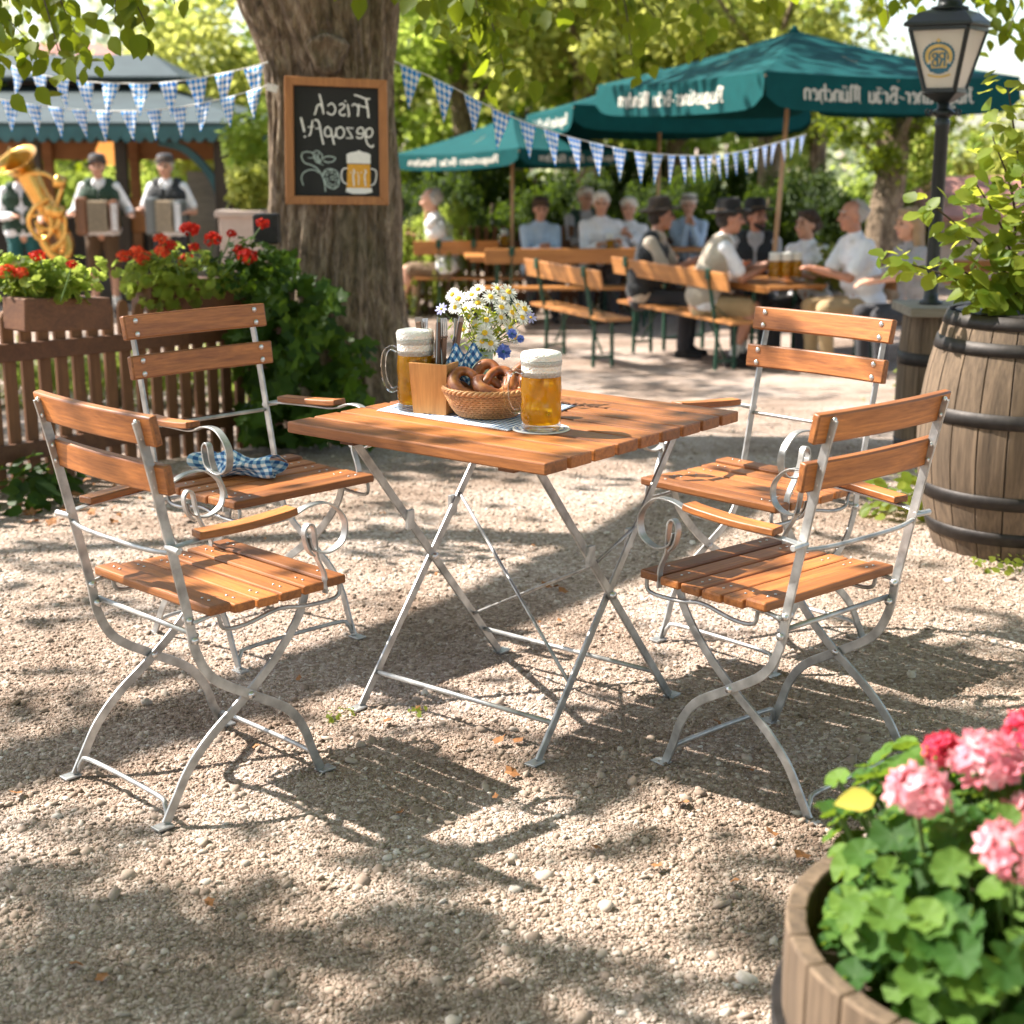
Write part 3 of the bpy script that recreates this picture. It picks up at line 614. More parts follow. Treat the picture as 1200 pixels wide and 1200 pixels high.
me=scatter_mesh('bouquet_leaves',[(0,-.5,0),(.16,0,.05),(0,.6,-.05),(-.16,0,.05)],[(0,1,2),(0,2,3)],pos,nr,szs,M['leaf_shrub'])
o=link('greenery',me);tag(o,'loose green leaves and small sprigs filling the daisy bouquet','greenery')
# napkin on chair B
def cloth_roll(u,v):
    x=(u-.5)*.235; a=v*2*pi*.94+.4
    r=.026+.006*math.sin(13*u+2)+.006*math.sin(3*a+9*u)
    return Vector((x+.01*math.sin(a*2+7*u),r*1.75*math.cos(a)+.012*math.sin(8*u),max(.0015,.027+r*math.sin(a)+.004*math.sin(17*u+a))))
V=MB();V.grid(cloth_roll,40,22);o=V.obj('napkin',M['napkin'],None,True,solid=.0015)
q=onz(277,556,.486);o.location=(q.x,q.y+.02,.4815);o.rotation_euler=(0,0,-.28);tag(o,'crumpled blue and white checked napkin lying on a chair seat','napkin')
# ================================================================== GROUND
def gz(x,y):
    return zg(y)+.006*math.sin(x*2.1+y)*math.sin(y*1.7-x*.6)*(1 if y<12 else 0)
V=MB()
ys=[-6,-3,-1,0,.5]+[.8+.12*k for k in range(60)]+[8.2+.4*k for k in range(35)]+[23,26,30,40,60,100,200,400]
xs=[-400,-150,-60,-30,-18,-12]+[-9+.3*k for k in range(61)]+[12,18,30,60,150,400]
V.v=[(x,y,gz(x,y)) for y in ys for x in xs];nx=len(xs)
V.f=[(j*nx+i,j*nx+i+1,(j+1)*nx+i+1,(j+1)*nx+i) for j in range(len(ys)-1) for i in range(nx-1)]
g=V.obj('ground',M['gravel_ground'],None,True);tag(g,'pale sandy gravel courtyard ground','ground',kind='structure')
# pebbles
def pebbles():
    bm=bmesh.new();bmesh.ops.create_icosphere(bm,subdivisions=1,radius=1);tv=np.array([v.co[:] for v in bm.verts]);tf=[[v.index for v in f.verts] for f in bm.faces];bm.free()
    n=190000
    # density ~ 1/d^2 so that the picture is evenly filled
    d=1.55/(1-RNG.random(n)*(1-1.55/9.5)); d=d.clip(1.5,9.5)
    x=(RNG.random(n)-.5)*2*(.40*d+.15)
    s=np.exp(RNG.normal(math.log(.0024),.42,n)).clip(.0014,.008)*(.75+.16*d).clip(0,1.6)
    big=RNG.random(n)<.022;s[big]=np.exp(RNG.normal(math.log(.0078),.36,big.sum())).clip(.0045,.017)
    z=np.array([gz(a,b) for a,b in zip(x,d)])
    A=RNG.normal(size=(n,3));A[:,2]=A[:,2]*.3+1.6;A/=np.linalg.norm(A,axis=1,keepdims=True)
    r=RNG.normal(size=(n,3));B=np.cross(A,r);B/=np.linalg.norm(B,axis=1,keepdims=True);Cc=np.cross(A,B)
    j=1+RNG.normal(scale=.16,size=(n,12))
    T=tv[None]*j[:,:,None]
    el=1+.45*RNG.random(n);fl=.35+.3*RNG.random(n)
    Vv=np.stack([x,d,z+s*fl*.15],1)[:,None,:]+s[:,None,None]*(T[:,:,0:1]*el[:,None,None]*B[:,None]+T[:,:,1:2]*Cc[:,None]+T[:,:,2:3]*fl[:,None,None]*A[:,None])
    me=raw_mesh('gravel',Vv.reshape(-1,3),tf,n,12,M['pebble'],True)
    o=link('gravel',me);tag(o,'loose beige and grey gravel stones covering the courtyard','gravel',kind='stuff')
pebbles()
# dry fallen leaves
lm=MB();a=[(math.cos(t)*(.5 if k%2 else .36),math.sin(t)*(.75 if k%2 else .5),.10*math.sin(2*t)+.06*math.cos(3*t)) for k,t in enumerate([2*pi*i/10 for i in range(10)])]
lm.add([(0,0,.0)]+a,[(0,1+k,1+(k+1)%10) for k in range(10)]);lme=lm.mesh('fallen_leaf');lme.materials.append(M['dry_leaf'])
rr=random.Random(5);LP=[]
for px,py in [(650,690),(660,694),(640,688),(585,875),(608,873),(600,912),(580,940),(770,1022),(800,948),(245,1063),(20,935),(300,880),(90,1135),(120,1150),(470,955),(455,850),(540,880),(700,1000),(860,1040),(905,985),(940,1012),(880,910),(840,855),(490,835),(720,745),(350,800)]:LP.append((ground_at(px,py),rr.uniform(.016,.03)))
for k in range(60):LP.append((ground_at(rr.gauss(60,70),rr.uniform(565,615)),rr.uniform(.02,.045)))
for k in range(26):LP.append((ground_at(rr.uniform(330,480),rr.uniform(480,585)),rr.uniform(.012,.025)))
for k in range(40):LP.append((ground_at(rr.uniform(150,1150),rr.uniform(430,760)),rr.uniform(.008,.02)))
for i,(q,s) in enumerate(LP):
    o=link('fallen_leaf',lme);o.location=(q.x,q.y,gz(q.x,q.y)+.012+.3*s*rr.random());o.scale=(s,s,s);o.rotation_euler=(rr.uniform(-.5,.5),rr.uniform(-.5,.5),rr.uniform(0,6.3))
    tag(o,'small curled brown leaf fallen on the gravel','leaf','fallen leaves on the gravel')
def ground_tuft(px,py,n,h,mat,label,name,spread=.12,lw=.05,tmpl=LEAF_OVATE,lean=.5):
    q=ground_at(px,py);pos=[];nr=[];sz=[]
    for k in range(n):
        a=rr.uniform(0,2*pi);r=spread*rr.random()**.5;pos.append((q.x+r*math.cos(a),q.y+r*math.sin(a),q.z+.01+h*rr.random()*(1-.4*r/spread)));nr.append((math.cos(a)*lean+rr.uniform(-.5,.5),math.sin(a)*lean-.3,.8));sz.append(lw*rr.uniform(.6,1.3))
    o=link(name,scatter_mesh(name,*tmpl,pos,nr,sz,mat));return tag(o,label,'plant')
ground_tuft(28,592,60,.16,M['leaf_ivy'],'low green weed at the foot of the picket fence','weed',.2,.08)
ground_tuft(60,575,40,.2,M['leaf_ivy'],'leafy weed by the fence behind the left chair','weed',.14,.08)
ground_tuft(1075,470,120,.34,M['leaf_shrub'],'tuft of grass and weeds at the foot of the lamp stand','weed',.16,.03)
ground_tuft(1060,605,120,.22,M['leaf_shrub'],'low weeds growing beside the big barrel','weed',.16,.05)
ground_tuft(1170,668,40,.05,M['leaf_lime'],'tiny bright weed in the gravel before the barrel','weed',.10,.025)
ground_tuft(440,470,260,.22,M['leaf_ivy'],'low green plant at the right foot of the big tree','plant',.28,.07,LEAF_PALM)
for px,py in((390,845),(405,840),(490,838),(1010,470)):ground_tuft(px,py,10,.012,M['leaf_lime'],'tiny green sprout in the gravel','sprout',.03,.014)['group']='sprouts in the gravel'
# ================================================================== BIG TREE
TRY=8.1
tree=empty('big_tree',(0,TRY,zg(TRY)),0,'huge old tree with rough bark trunk carrying the chalkboard','tree')
def trunk_mesh():
    V=MB();n=240;rows=[]
    prof=[(-.1,300,500),(.1,302,494),(.3,304,482),(.6,306,470),(.9,312,465),(1.3,316,462),(1.65,317,458),(1.85,312,458),(2.0,300,460),(2.15,283,463),(2.4,262,468),(2.8,230,475),(3.4,190,470),(4.4,150,440)]
    zs=[];L_=[];R_=[]
    for h,l,r in prof:zs.append(h);L_.append(atx(l,TRY,h+zg(TRY)));R_.append(atx(r,TRY,h+zg(TRY)))
    m=120
    for j in range(m):
        h=-.1+4.4*j/(m-1);l=np.interp(h,zs,L_);r=np.interp(h,zs,R_);c=(l+r)/2;w=(r-l)/2
        for k in range(n):
            a=2*pi*k/n
            rd=1+.05*math.sin(5*a+.8*h)+.035*math.sin(9*a-1.3*h+1)+.022*math.sin(23*a+2*math.sin(3*h))+.02*math.sin(37*a+4*math.sin(2.3*h)+2*math.sin(5*a))+.012*math.sin(61*a+6*math.sin(3.1*h))
            rd+=.02*math.sin(6*h+3*a)+(.25*math.exp(-max(0,h)*6)*max(0,math.sin(4*a+.7)))
            V.v.append((c+w*rd*math.cos(a),.92*w*rd*math.sin(a),h))
    V.f=[(n*j+k,n*j+(k+1)%n,n*j+n+(k+1)%n,n*j+n+k) for j in range(m-1) for k in range(n)]
    return V
tr=trunk_mesh();tro=tr.obj('trunk',M['bark'],tree,True)
def front(px,py):   # point on the trunk's front
    return at(px,py,TRY-.42)
V=MB();q=at(383,62,TRY-.36)-Vector((0,TRY,zg(TRY)));V.lathe([(0,.02),(.05,.03),(.075,.05),(.095,.03),(.10,-.03)],20,q,Matrix.Rotation(pi/2,3,'X'),lambda a,z:1+.12*math.sin(3*a)+.08*math.sin(5*a));V.obj('knot',M['bark'],tro,True)
# limbs (mostly above the frame)
def limb(pts,r0,r1,name='limb',par=tree):
    P=crom(pts,8);V=MB();V.tube(P,[r0+(r1-r0)*i/(len(P)-1) for i in range(len(P))],10)
    o=V.obj(name,M['bark'],par,True);o.location=Vector((0,0,0))-(Vector(par.location) if par else Vector((0,0,0)));return o
limb([(-1.25,8.1,2.4),(-1.9,7.6,3.3),(-3.2,6.4,4.2),(-5,5.0,4.9),(-6.6,3.9,5.2)],.28,.07)
limb([(-.95,8.1,2.6),(-.3,7.6,3.6),(.8,6.8,4.4),(2.2,6.2,4.7),(3.6,6.0,4.8)],.2,.04)
limb([(-1.2,8.1,3.6),(-1.4,8.6,5),(-2.2,9.6,6.5)],.25,.06)
limb([(-3.2,6.4,4.2),(-4.6,6.7,4.8),(-6.4,6.6,5.3)],.12,.04)
limb([(-.3,7.6,3.6),(-.1,8.8,4.6),(.4,10.2,5.2)],.12,.04)
# --- canopy: foliage clumps; sun comes from the left, slightly behind
SUN=Vector((-.425,.14,.49)).normalized()
def clump_leaves(cs,per,tsize,rnd):
    pos=[];nr=[];sz=[]
    for c,r in cs:
        n=int(per*(r/.35)**2)
        for k in range(n):
            v=Vector((rnd.gauss(0,1),rnd.gauss(0,1),rnd.gauss(0,.7)));v=v*(r*.55)
            pos.append((c[0]+v.x,c[1]+v.y,c[2]+v.z));nr.append((rnd.gauss(0,.6),rnd.gauss(0,.6),1.));sz.append(tsize*rnd.uniform(.7,1.25))
    return pos,nr,sz
rc=random.Random(21)
shade=[(80,1120,240,85,1.35),(310,1165,75,55,1.1),(20,1025,120,30,1.1),(560,1125,95,75,1.3),(640,1195,130,40,1.2),(500,1045,70,16,.5),(840,1050,80,36,1.2),(910,1110,70,50,1.1),
       (50,835,110,26,1.3),(110,700,100,24,.6),(30,650,60,16,.5),(480,610,160,22,.6),(600,545,260,20,.6),(760,660,90,22,.5),(1130,790,110,36,.7),(1150,880,60,36,.5),(960,640,80,16,.6),(330,545,80,18,.5),(800,500,180,12,.6),(1000,1030,60,20,.6),(720,900,60,14,.3)]
cs=[]
for cx,cy,rx,ry,dn in shade:
    nn=max(3,int(dn*rx*ry/1100*(1 if cy>760 else 2.2)))
    for k in range(nn):
        a=rc.uniform(0,2*pi);r=rc.random()**.5;q=ground_at(cx+rx*r*math.cos(a),min(1290,cy+ry*r*math.sin(a)))
        t=rc.uniform(3.6,6.4)/SUN.z;cs.append((q+SUN*t,rc.uniform(.13,.27)))
for k in range(120):   # loose twigs that break the light into small dapples
    q=ground_at(rc.uniform(-40,1240),rc.uniform(560,1000))
    t=rc.uniform(3.4,6.0)/SUN.z;cs.append((q+SUN*t,rc.uniform(.07,.14)))
pos,nr,sz=clump_leaves(cs,30,.105,rc)
# general cover farther back, broken
cs2=[]
for k in range(230):
    x=rc.uniform(-4.5,7.5);y=rc.uniform(6.2,16)
    v=math.sin(x*1.3+.5*y)+math.sin(y*1.1-.7*x+2)
    if v<-.35 and rc.random()<.8:continue
    if 1.2<x<4.2 and 8.6<y<12.5 and rc.random()<.75:continue
    q=Vector((x,y,zg(y)));cs2.append((q+SUN*(rc.uniform(4.6,7.5)/SUN.z),rc.uniform(.35,.7)))
p_,n_,s_=clump_leaves(cs2,26,.15,rc)
pos+=p_;nr+=n_;sz+=s_
# unseen leaf layer added overhead and behind the viewer to block sky light (its shade falls to the right, outside the picture)
for k in range(9000):
    x=rc.uniform(-1.8,9);y=rc.uniform(-9,6.6);z=rc.uniform(4.6,8.2)
    if x+.87*z<2.6 and y-.29*z>1:continue
    pos.append((x,y,z));nr.append((rc.gauss(0,.5),rc.gauss(0,.5),1));sz.append(rc.uniform(.2,.34))
for k in range(3500):
    x=rc.uniform(-12,-1.8);y=rc.uniform(-10,-.4);z=rc.uniform(4.6,8.2)
    if y-.29*z>.9-1.2 and x+.87*z<3.5:continue
    pos.append((x,y,z));nr.append((rc.gauss(0,.5),rc.gauss(0,.5),1));sz.append(rc.uniform(.2,.34))
me=scatter_mesh('crown',*LEAF_OVATE,pos,nr,sz,M['leaf_tree']);o=link('crown',me,tree);o.location=-Vector(tree.location)  # crown mesh also carries the added leaves that only block sky light
# hanging sprays seen in the picture
def spray(lst,seed,mat='leaf_tree',tw='twig',tmpl=LEAF_OVATE):
    rd=random.Random(seed);pos=[];nr=[];sz=[];V=MB()
    for x0,y0,x1,y1,Y,n,ls,wd in lst:
        a=at(x0,y0,Y+.1);b=at(x1,y1,Y)
        path=crom([a,a*.5+b*.5+Vector((rd.uniform(-.06,.06),0,.05)),b],6);V.tube(path,[.006-.0045*i/(len(path)-1) for i in range(len(path))],5)
        for k in range(n):
            t=rd.random()**.8;i=min(len(path)-1,int(t*len(path)));q=path[i]+Vector((rd.gauss(0,wd),rd.gauss(0,wd*1.2),rd.gauss(0,wd*.8)-ls*.4))
            pos.append(q);nr.append((rd.gauss(0,.45),-.75+rd.gauss(0,.4),.45+rd.gauss(0,.4)));sz.append(ls*rd.uniform(.7,1.2))
    # leaf tips hang down
    spin=np.array([(rd.gauss(1,.35),rd.gauss(0,.3),rd.gauss(0,.35)) for _ in pos])
    nrm=np.array(nr);nrm/=np.linalg.norm(nrm,axis=1,keepdims=True)
    up=np.array([(rd.gauss(0,.45),rd.gauss(0,.3),-1) for _ in pos]);aa=np.cross(up,nrm)
    spin=np.cross(nrm,aa)  # so that the tip points down
    me=scatter_mesh('foliage',*tmpl,pos,nr,sz,M[mat],spin=spin);o=link('foliage',me,tree);o.location=-Vector(tree.location)
    w=V.obj(tw,M['twig'],o)
spray([(-60,-40,40,55,5.6,64,.072,.12),(20,-60,70,65,5.6,60,.072,.10),(60,-50,95,52,5.8,30,.07,.06),(120,-40,135,25,5.4,14,.07,.04),(140,-60,172,30,5.4,16,.08,.03),(150,-50,150,15,5.6,14,.07,.05),(-20,-20,-4,90,5.6,26,.07,.07),(180,-60,205,5,5.6,16,.07,.06)],4)
spray([(500,-80,528,35,6.4,28,.085,.07),(520,-80,560,10,6.4,38,.09,.09),(530,-60,592,84,6.4,36,.085,.06),(540,-70,572,50,6.5,28,.085,.06),(560,-80,540,-15,6.6,22,.09,.09),(600,-80,640,0,6.8,30,.11,.12),(470,-80,500,-25,6.8,30,.11,.12)],6)
spray([(600,-80,690,5,7.6,34,.085,.13),(660,-80,730,35,7.6,44,.085,.12),(700,-70,785,42,7.4,34,.085,.09),(725,-30,742,80,7.2,16,.08,.04),(800,-80,860,15,7.6,22,.085,.10),(790,-40,822,48,7.2,16,.08,.04),(880,-80,895,5,7.6,14,.085,.08),(640,-80,620,0,8.0,24,.085,.14)],8,'leaf_tree')
spray([(980,-60,1030,-2,6.6,26,.07,.08),(1000,-40,1042,28,6.6,12,.06,.05),(1120,-60,1150,20,6.9,40,.07,.10),(1160,-60,1190,30,6.9,40,.075,.10),(1200,-40,1180,38,6.8,16,.07,.05),(1060,-70,1080,-10,7.2,30,.08,.12)],9)
# fairy: white strap on the trunk
V=MB();V.box(at(319,103,TRY-.36),(.055,.02,.035),Matrix.Rotation(.25,3,'Y'));o=V.obj('strap',M['chalk'],tree);o.location=-Vector(tree.location)
# ================================================================== CHALKBOARD
cb=[at(x,y,TRY-.52) for x,y in((336,239),(456,240),(454,94),(334,89))]     # BL BR TR TL
bl,br,tr_,tl=cb;cen=(bl+br+tr_+tl)/4
def bd(u,v,off=0):  # u,v in 0..1 , off = towards the viewer
    return bl*(1-u)*(1-v)+br*u*(1-v)+tr_*u*v+tl*(1-u)*v+Vector((0,-off,0))
sign=empty('chalkboard_sign',cen,0,'framed chalkboard with mirrored white lettering and a beer mug drawing, hung on the tree','sign')
inv=lambda q:Vector(q)-cen
fw=.085
def quadbar(V,a,b,c,d,off0,off1):
    P=[inv(bd(*p,off0)) for p in(a,b,c,d)]+[inv(bd(*p,off1)) for p in(a,b,c,d)]
    V.add(P,[(0,1,2,3),(7,6,5,4),(0,4,5,1),(1,5,6,2),(2,6,7,3),(3,7,4,0)])
fv=fw*.80
for q in(((0,0),(1,0),(1-fw,fv),(fw,fv)),((1,0),(1,1),(1-fw,1-fv),(1-fw,fv)),((1,1),(0,1),(fw,1-fv),(1-fw,1-fv)),((0,1),(0,0),(fw,fv),(fw,1-fv))):
    V=MB();quadbar(V,*q,.0,.035);V.obj('frame',M['frame_wood'],sign,bevel=.003)
V=MB();quadbar(V,(fw*.8,fv*.8),(1-fw*.8,fv*.8),(1-fw*.8,1-fv*.8),(fw*.8,1-fv*.8),-.002,.012);V.obj('board',M['board'],sign)
# chalk strokes: pixel coordinates taken on the sign's own face (px of a 988x1200 crop)
def cpt(x,y):   # crop -> u,v
    X=320+x*140/988;Y=80+y*170/1200
    v=(239.5-Y)/(239.5-91.5);l=336-2*v;r=456-2*v
    return ((X-l)/(r-l),v)
class Chalk:
    def __init__(s):s.V=MB();s.k=0
    def stroke(s,pts,w=13,smooth=True):
        P=crom([(x,y,0) for x,y in pts],5) if smooth and len(pts)>2 else [Vector((x,y,0)) for x,y in pts]
        vs=[];n=len(P);s.k+=1;off=.0125+.00012*s.k
        for i,p in enumerate(P):
            T=(P[min(i+1,n-1)]-P[max(i-1,0)]);T.normalize();Nn=Vector((-T.y,T.x,0))*w/2*(1 if 0<i<n-1 else .75)
            vs+=[inv(bd(*cpt(p.x+Nn.x,p.y+Nn.y),off)),inv(bd(*cpt(p.x-Nn.x,p.y-Nn.y),off))]
        s.V.add(vs,[(2*i,2*i+1,2*i+3,2*i+2) for i in range(n-1)])
    def poly(s,pts):
        s.k+=1;off=.0125+.00012*s.k;s.V.add([inv(bd(*cpt(*p),off)) for p in pts],[tuple(range(len(pts)))])
c=Chalk()
# F r i s c h  (mirrored: F at the right)
c.stroke([(805,240),(770,242),(720,225),(672,212)],15);c.stroke([(770,245),(785,330),(792,400)],17);c.stroke([(782,312),(750,308),(722,300)],12)
c.stroke([(712,285),(708,340),(703,388)],15);c.stroke([(708,320),(690,292),(668,290),(655,305)],13)
c.stroke([(618,290),(626,340),(632,380),(620,390)],14);c.stroke([(596,262),(604,272)],18,False)
c.stroke([(548,302),(575,288),(594,308),(572,335),(552,352),(560,378),(588,384),(600,370)],13)
c.stroke([(455,312),(485,288),(512,312),(516,350),(495,380),(462,374),(450,358)],13)
c.stroke([(385,215),(405,290),(420,380)],15);c.stroke([(412,335),(392,300),(366,318),(358,352),(345,388)],14)
# g e z a p f t !
c.stroke([(775,500),(805,482),(825,510),(812,550),(780,556),(770,520),(775,490)],13);c.stroke([(772,495),(768,560),(785,618),(820,640),(832,620)],14)
c.stroke([(752,530),(700,528),(705,492),(735,480),(752,510),(745,555),(715,570),(690,556)],13)
c.stroke([(668,488),(610,484)],12,False);c.stroke([(610,486),(640,530),(662,568)],12,False);c.stroke([(664,568),(606,570)],12,False)
c.stroke([(530,500),(560,480),(588,505),(585,550),(556,572),(528,552),(526,500)],13);c.stroke([(526,488),(520,540),(505,570)],12)
c.stroke([(478,490),(492,560),(508,628)],15);c.stroke([(482,505),(455,482),(432,505),(432,545),(455,562),(486,545)],13)
c.stroke([(345,430),(372,432),(388,470),(402,550),(420,630)],15);c.stroke([(400,492),(352,500)],11,False)
c.stroke([(330,430),(322,480),(314,540),(296,560)],13);c.stroke([(345,480),(290,490)],11,False)
c.stroke([(232,410),(248,470),(262,530)],18);c.stroke([(262,562),(272,574)],20,False)
c.V.obj('lettering',M['chalk'],sign)
c=Chalk()   # hop sprig
c.stroke([(245,700),(238,735),(262,780),(320,800),(370,830),(410,890),(430,960),(435,1020)],10)
c.stroke([(245,700),(285,690),(330,700),(345,730),(390,790)],9);c.stroke([(330,700),(360,680),(385,690),(410,720),(400,760),(370,780),(345,750),(335,715)],8);c.stroke([(350,700),(370,740),(395,780)],7);c.stroke([(385,690),(375,730),(395,770)],7);c.stroke([(290,740),(320,742),(345,735)],6)
c.stroke([(415,745),(450,725),(515,735),(500,765),(450,775),(418,760)],9);c.stroke([(385,780),(420,800)],7,False)
c.stroke([(255,970),(238,920),(250,870),(300,840),(350,842),(385,865)],9)
c.stroke([(415,900),(425,850),(475,828),(530,850),(552,910),(540,970),(500,995),(455,975),(430,930),(415,900)],9)
for a,b in((440,870),(480,850),(520,880),(445,920),(490,905),(530,930),(470,960),(510,970)):c.stroke([(a-14,b+6),(a-6,b-14),(a+12,b-6),(a+10,b+14),(a-10,b+12)],7)
c.V.obj('hop_drawing',M['chalk_green'],sign)
c=Chalk();c.poly([(618,785),(805,785),(808,990),(612,990)]);amb=c.V.obj('beer_drawing',M['chalk_amber'],sign)
c=Chalk();c.k=20
c.poly([(612,780),(610,705),(640,688),(690,680),(712,668),(740,682),(785,690),(808,705),(808,780)]);c.poly([(608,985),(818,985),(825,1020),(760,1035),(660,1035),(605,1018)])
c.stroke([(618,820),(580,830),(568,880),(580,930),(615,955)],11);c.stroke([(808,820),(850,835),(856,890),(840,945),(808,965)],11)
for x in(665,760):c.stroke([(x,830),(x+12,850),(x,880),(x+8,970)],12)
c.stroke([(700,850),(712,900),(708,960)],7);c.stroke([(640,850),(655,860)],8);c.stroke([(725,860),(740,850)],8)
c.V.obj('mug_drawing',M['chalk'],sign)
# ================================================================== PICKET FENCE
fa=Vector((-2.35,5.9,0));fb=Vector((-1.15,7.7,0))
fl=fb-fa;fd=fl.normalized();fn=Vector((fd.y,-fd.x,0))   # towards the camera
fence=empty('picket_fence',fa,0,'brown wooden picket fence with rounded tops at the left','fence')
npk=25
ftop=lambda t:.78
# start farther left so the fence runs out of the frame
for k in range(-6,npk):
    t=k/(npk-1);q=fl*t;h=.77+.012*math.sin(k*2.3);w=.058;zb=gz(0,(fa+q).y)-.02
    V=MB();nn=[]
    prof=[(-w/2,0),(w/2,0),(w/2,h-.03),(w*.32,h-.008),(0,h),(-w*.32,h-.008),(-w/2,h-.03)]
    for o_ in(.0,.02):nn+=[q+fd*a+fn*o_+Vector((0,0,zb+b)) for a,b in prof]
    m=len(prof);V.add(nn,[tuple(range(m))[::-1],tuple(range(m,2*m))]+[(i,(i+1)%m,m+(i+1)%m,m+i) for i in range(m)])
    V.obj('picket',M['fence_wood'],fence,bevel=.003)
for z in(.16,.58):
    V=MB();e0=fl*-.3+fn*.034;e1=fl*1.02+fn*.034
    V.beam(e0+Vector((0,0,z+gz(0,(fa+e0).y))),e1+Vector((0,0,z+gz(0,(fa+e1).y))),.026,.075);V.obj('rail',M['box_wood'],fence,bevel=.003)
# flower boxes
def flower_head(name,R,n,mat,seed,ps=.5):
    rd=random.Random(seed);pos=[];nr=[];sz=[]
    for k in range(n):
        v=Vector((rd.gauss(0,1),rd.gauss(0,1),rd.gauss(.35,.8))).normalized();q=v*R*rd.uniform(.75,1.05);q.z*=.75
        pos.append(q);nr.append(v+Vector((rd.gauss(0,.3),rd.gauss(0,.3),rd.gauss(0,.3))));sz.append(R*ps*rd.uniform(.8,1.2))
    pt=[]
    for k in range(20):
        a=2*pi*k/20;r=.42+.10*math.cos(5*a);pt.append((r*math.cos(a),r*math.sin(a),.12*r+.06*math.cos(5*a)))
    return scatter_mesh(name,pt+[(0,0,-.05)],[(k,(k+1)%20,20) for k in range(20)],pos,nr,sz,M[mat])
def leafy(name,c,rx,ry,rz,n,ls,mat,label=None,tmpl=LEAF_ROUND,parent=None,seed=1,up=.7,cat='plant',shell=.5):
    rd=random.Random(seed);pos=[];nr=[];sz=[]
    for k in range(n):
        v=Vector((rd.gauss(0,1),rd.gauss(0,1),rd.gauss(0,1))).normalized()*(rd.random()**shell);w=1+.18*math.sin(5*v.x+3*v.z+seed)
        pos.append((c[0]+v.x*rx*w,c[1]+v.y*ry*w,c[2]+v.z*rz*w));nr.append((v.x*.6+rd.gauss(0,.4),v.y*.6-.25+rd.gauss(0,.4),up+v.z*.3+rd.gauss(0,.3)));sz.append(ls*rd.uniform(.6,1.25))
    o=link(name,scatter_mesh(name,*tmpl,pos,nr,sz,M[mat]),parent)
    if label:tag(o,label,cat)
    return o
bx0=at(16,368,5.95);bx1=at(117,366,6.25)
V=MB();V.beam(bx0,bx1,.16,.13);o=V.obj('flower_box',M['box_wood'],None,bevel=.006);tag(o,'brown wooden flower box hung on the picket fence at the left','flower box')
pc=(bx0+bx1)/2
pl=empty('geranium',pc+Vector((0,0,.06)),0,'bright green geranium with red flowers in the fence flower box','geranium')
leafy('foliage',(-.06,0,.07),.27,.13,.11,420,.055,'leaf_lime',parent=pl,seed=2)
heads=[('red_flower',(44,300),.03),('coral_flower',(8,318),.035),('coral_flower',(25,320),.03),('red_flower',(84,310),.022)]
def add_heads(pl,heads,Y,seed=0,n=70):
    for i,(m,(px,py),R) in enumerate(heads):
        q=at(px,py,Y+random.uniform(-.05,.08));o=link('flower_head',flower_head('flower_head',R,n,m,seed+i),pl);o.location=q-Vector(pl.location)
        V=MB();b=Vector((q.x*.5+pl.location.x*.5,q.y,pl.location.z))-Vector(pl.location);V.tube(crom([b,(b+o.location)/2+Vector((.01,0,.02)),o.location],4),.003,5);V.obj('stalk',M['stem'],pl)
add_heads(pl,heads,6.0,10)
g2=at(235,320,6.95)
pl2=empty('geranium',g2,0,'large geranium with coral and deep red flower heads behind the fence beside the big tree','geranium')
leafy('foliage',(-.12,0,-.02),.30,.16,.14,330,.055,'leaf_lime',parent=pl2,seed=5);leafy('foliage',(.24,-.02,.03),.20,.12,.13,300,.055,'leaf_ivy',parent=pl2,seed=6,tmpl=LEAF_PALM)
add_heads(pl2,[('coral_flower',(146,300),.034),('coral_flower',(160,294),.03),('coral_flower',(168,302),.04),('coral_flower',(190,295),.036),('coral_flower',(188,280),.03),('red_flower',(222,269),.042),('red_flower',(249,280),.04),('red_flower',(218,305),.035),('red_flower',(228,290),.025),('red_flower',(271,274),.024),('red_flower',(280,293),.03),('red_flower',(290,300),.042),('red_flower',(308,262),.03),('red_flower',(200,288),.03)],6.85,40)
V=MB();V.beam(at(165,345,7.0),at(320,340,7.5),.18,.14);o=V.obj('flower_box',M['box_wood'],None,bevel=.006);tag(o,'dark wooden flower box half hidden under ivy beside the tree','flower box')
V=MB();V.box(at(313,268,7.3),(.12,.1,.14));o=V.obj('lantern_box',M['iron'],None,bevel=.01);tag(o,'small dark box on the fence post against the tree trunk','box')
# ivy around trunk foot
rd=random.Random(12);pos=[];nr=[];sz=[]
for k in range(2100):
    t=rd.random();px=rd.gauss(330,42) if t<.75 else rd.uniform(270,440);py=rd.uniform(300,520)
    if px>400 and py<395:continue
    if px<285 and py<330 or px<262+.12*(py-330):continue
    if py<330 and px>372:continue
    lim=300+max(0,(px-350))*1.2+26*math.sin(px*.11)+14*math.sin(px*.31)
    if py<lim:continue
    if math.sin(px*.09+.05*py)+math.sin(py*.12-.07*px)<-1.15:continue
    Y=7.32+rd.gauss(0,.17)-.0006*(py-400)+.12*math.sin(px*.08+py*.05)
    if px>455-.1*(py-400):continue
    pos.append(at(px,py,Y));nr.append((rd.gauss(0,.5),-.8+rd.gauss(0,.3),.55+rd.gauss(0,.35)));sz.append(rd.uniform(.045,.115))
o=link('ivy',scatter_mesh('ivy',*LEAF_PALM,pos,nr,sz,M['leaf_ivy']));tag(o,'dark green ivy climbing over the fence end and foot of the big tree','ivy')
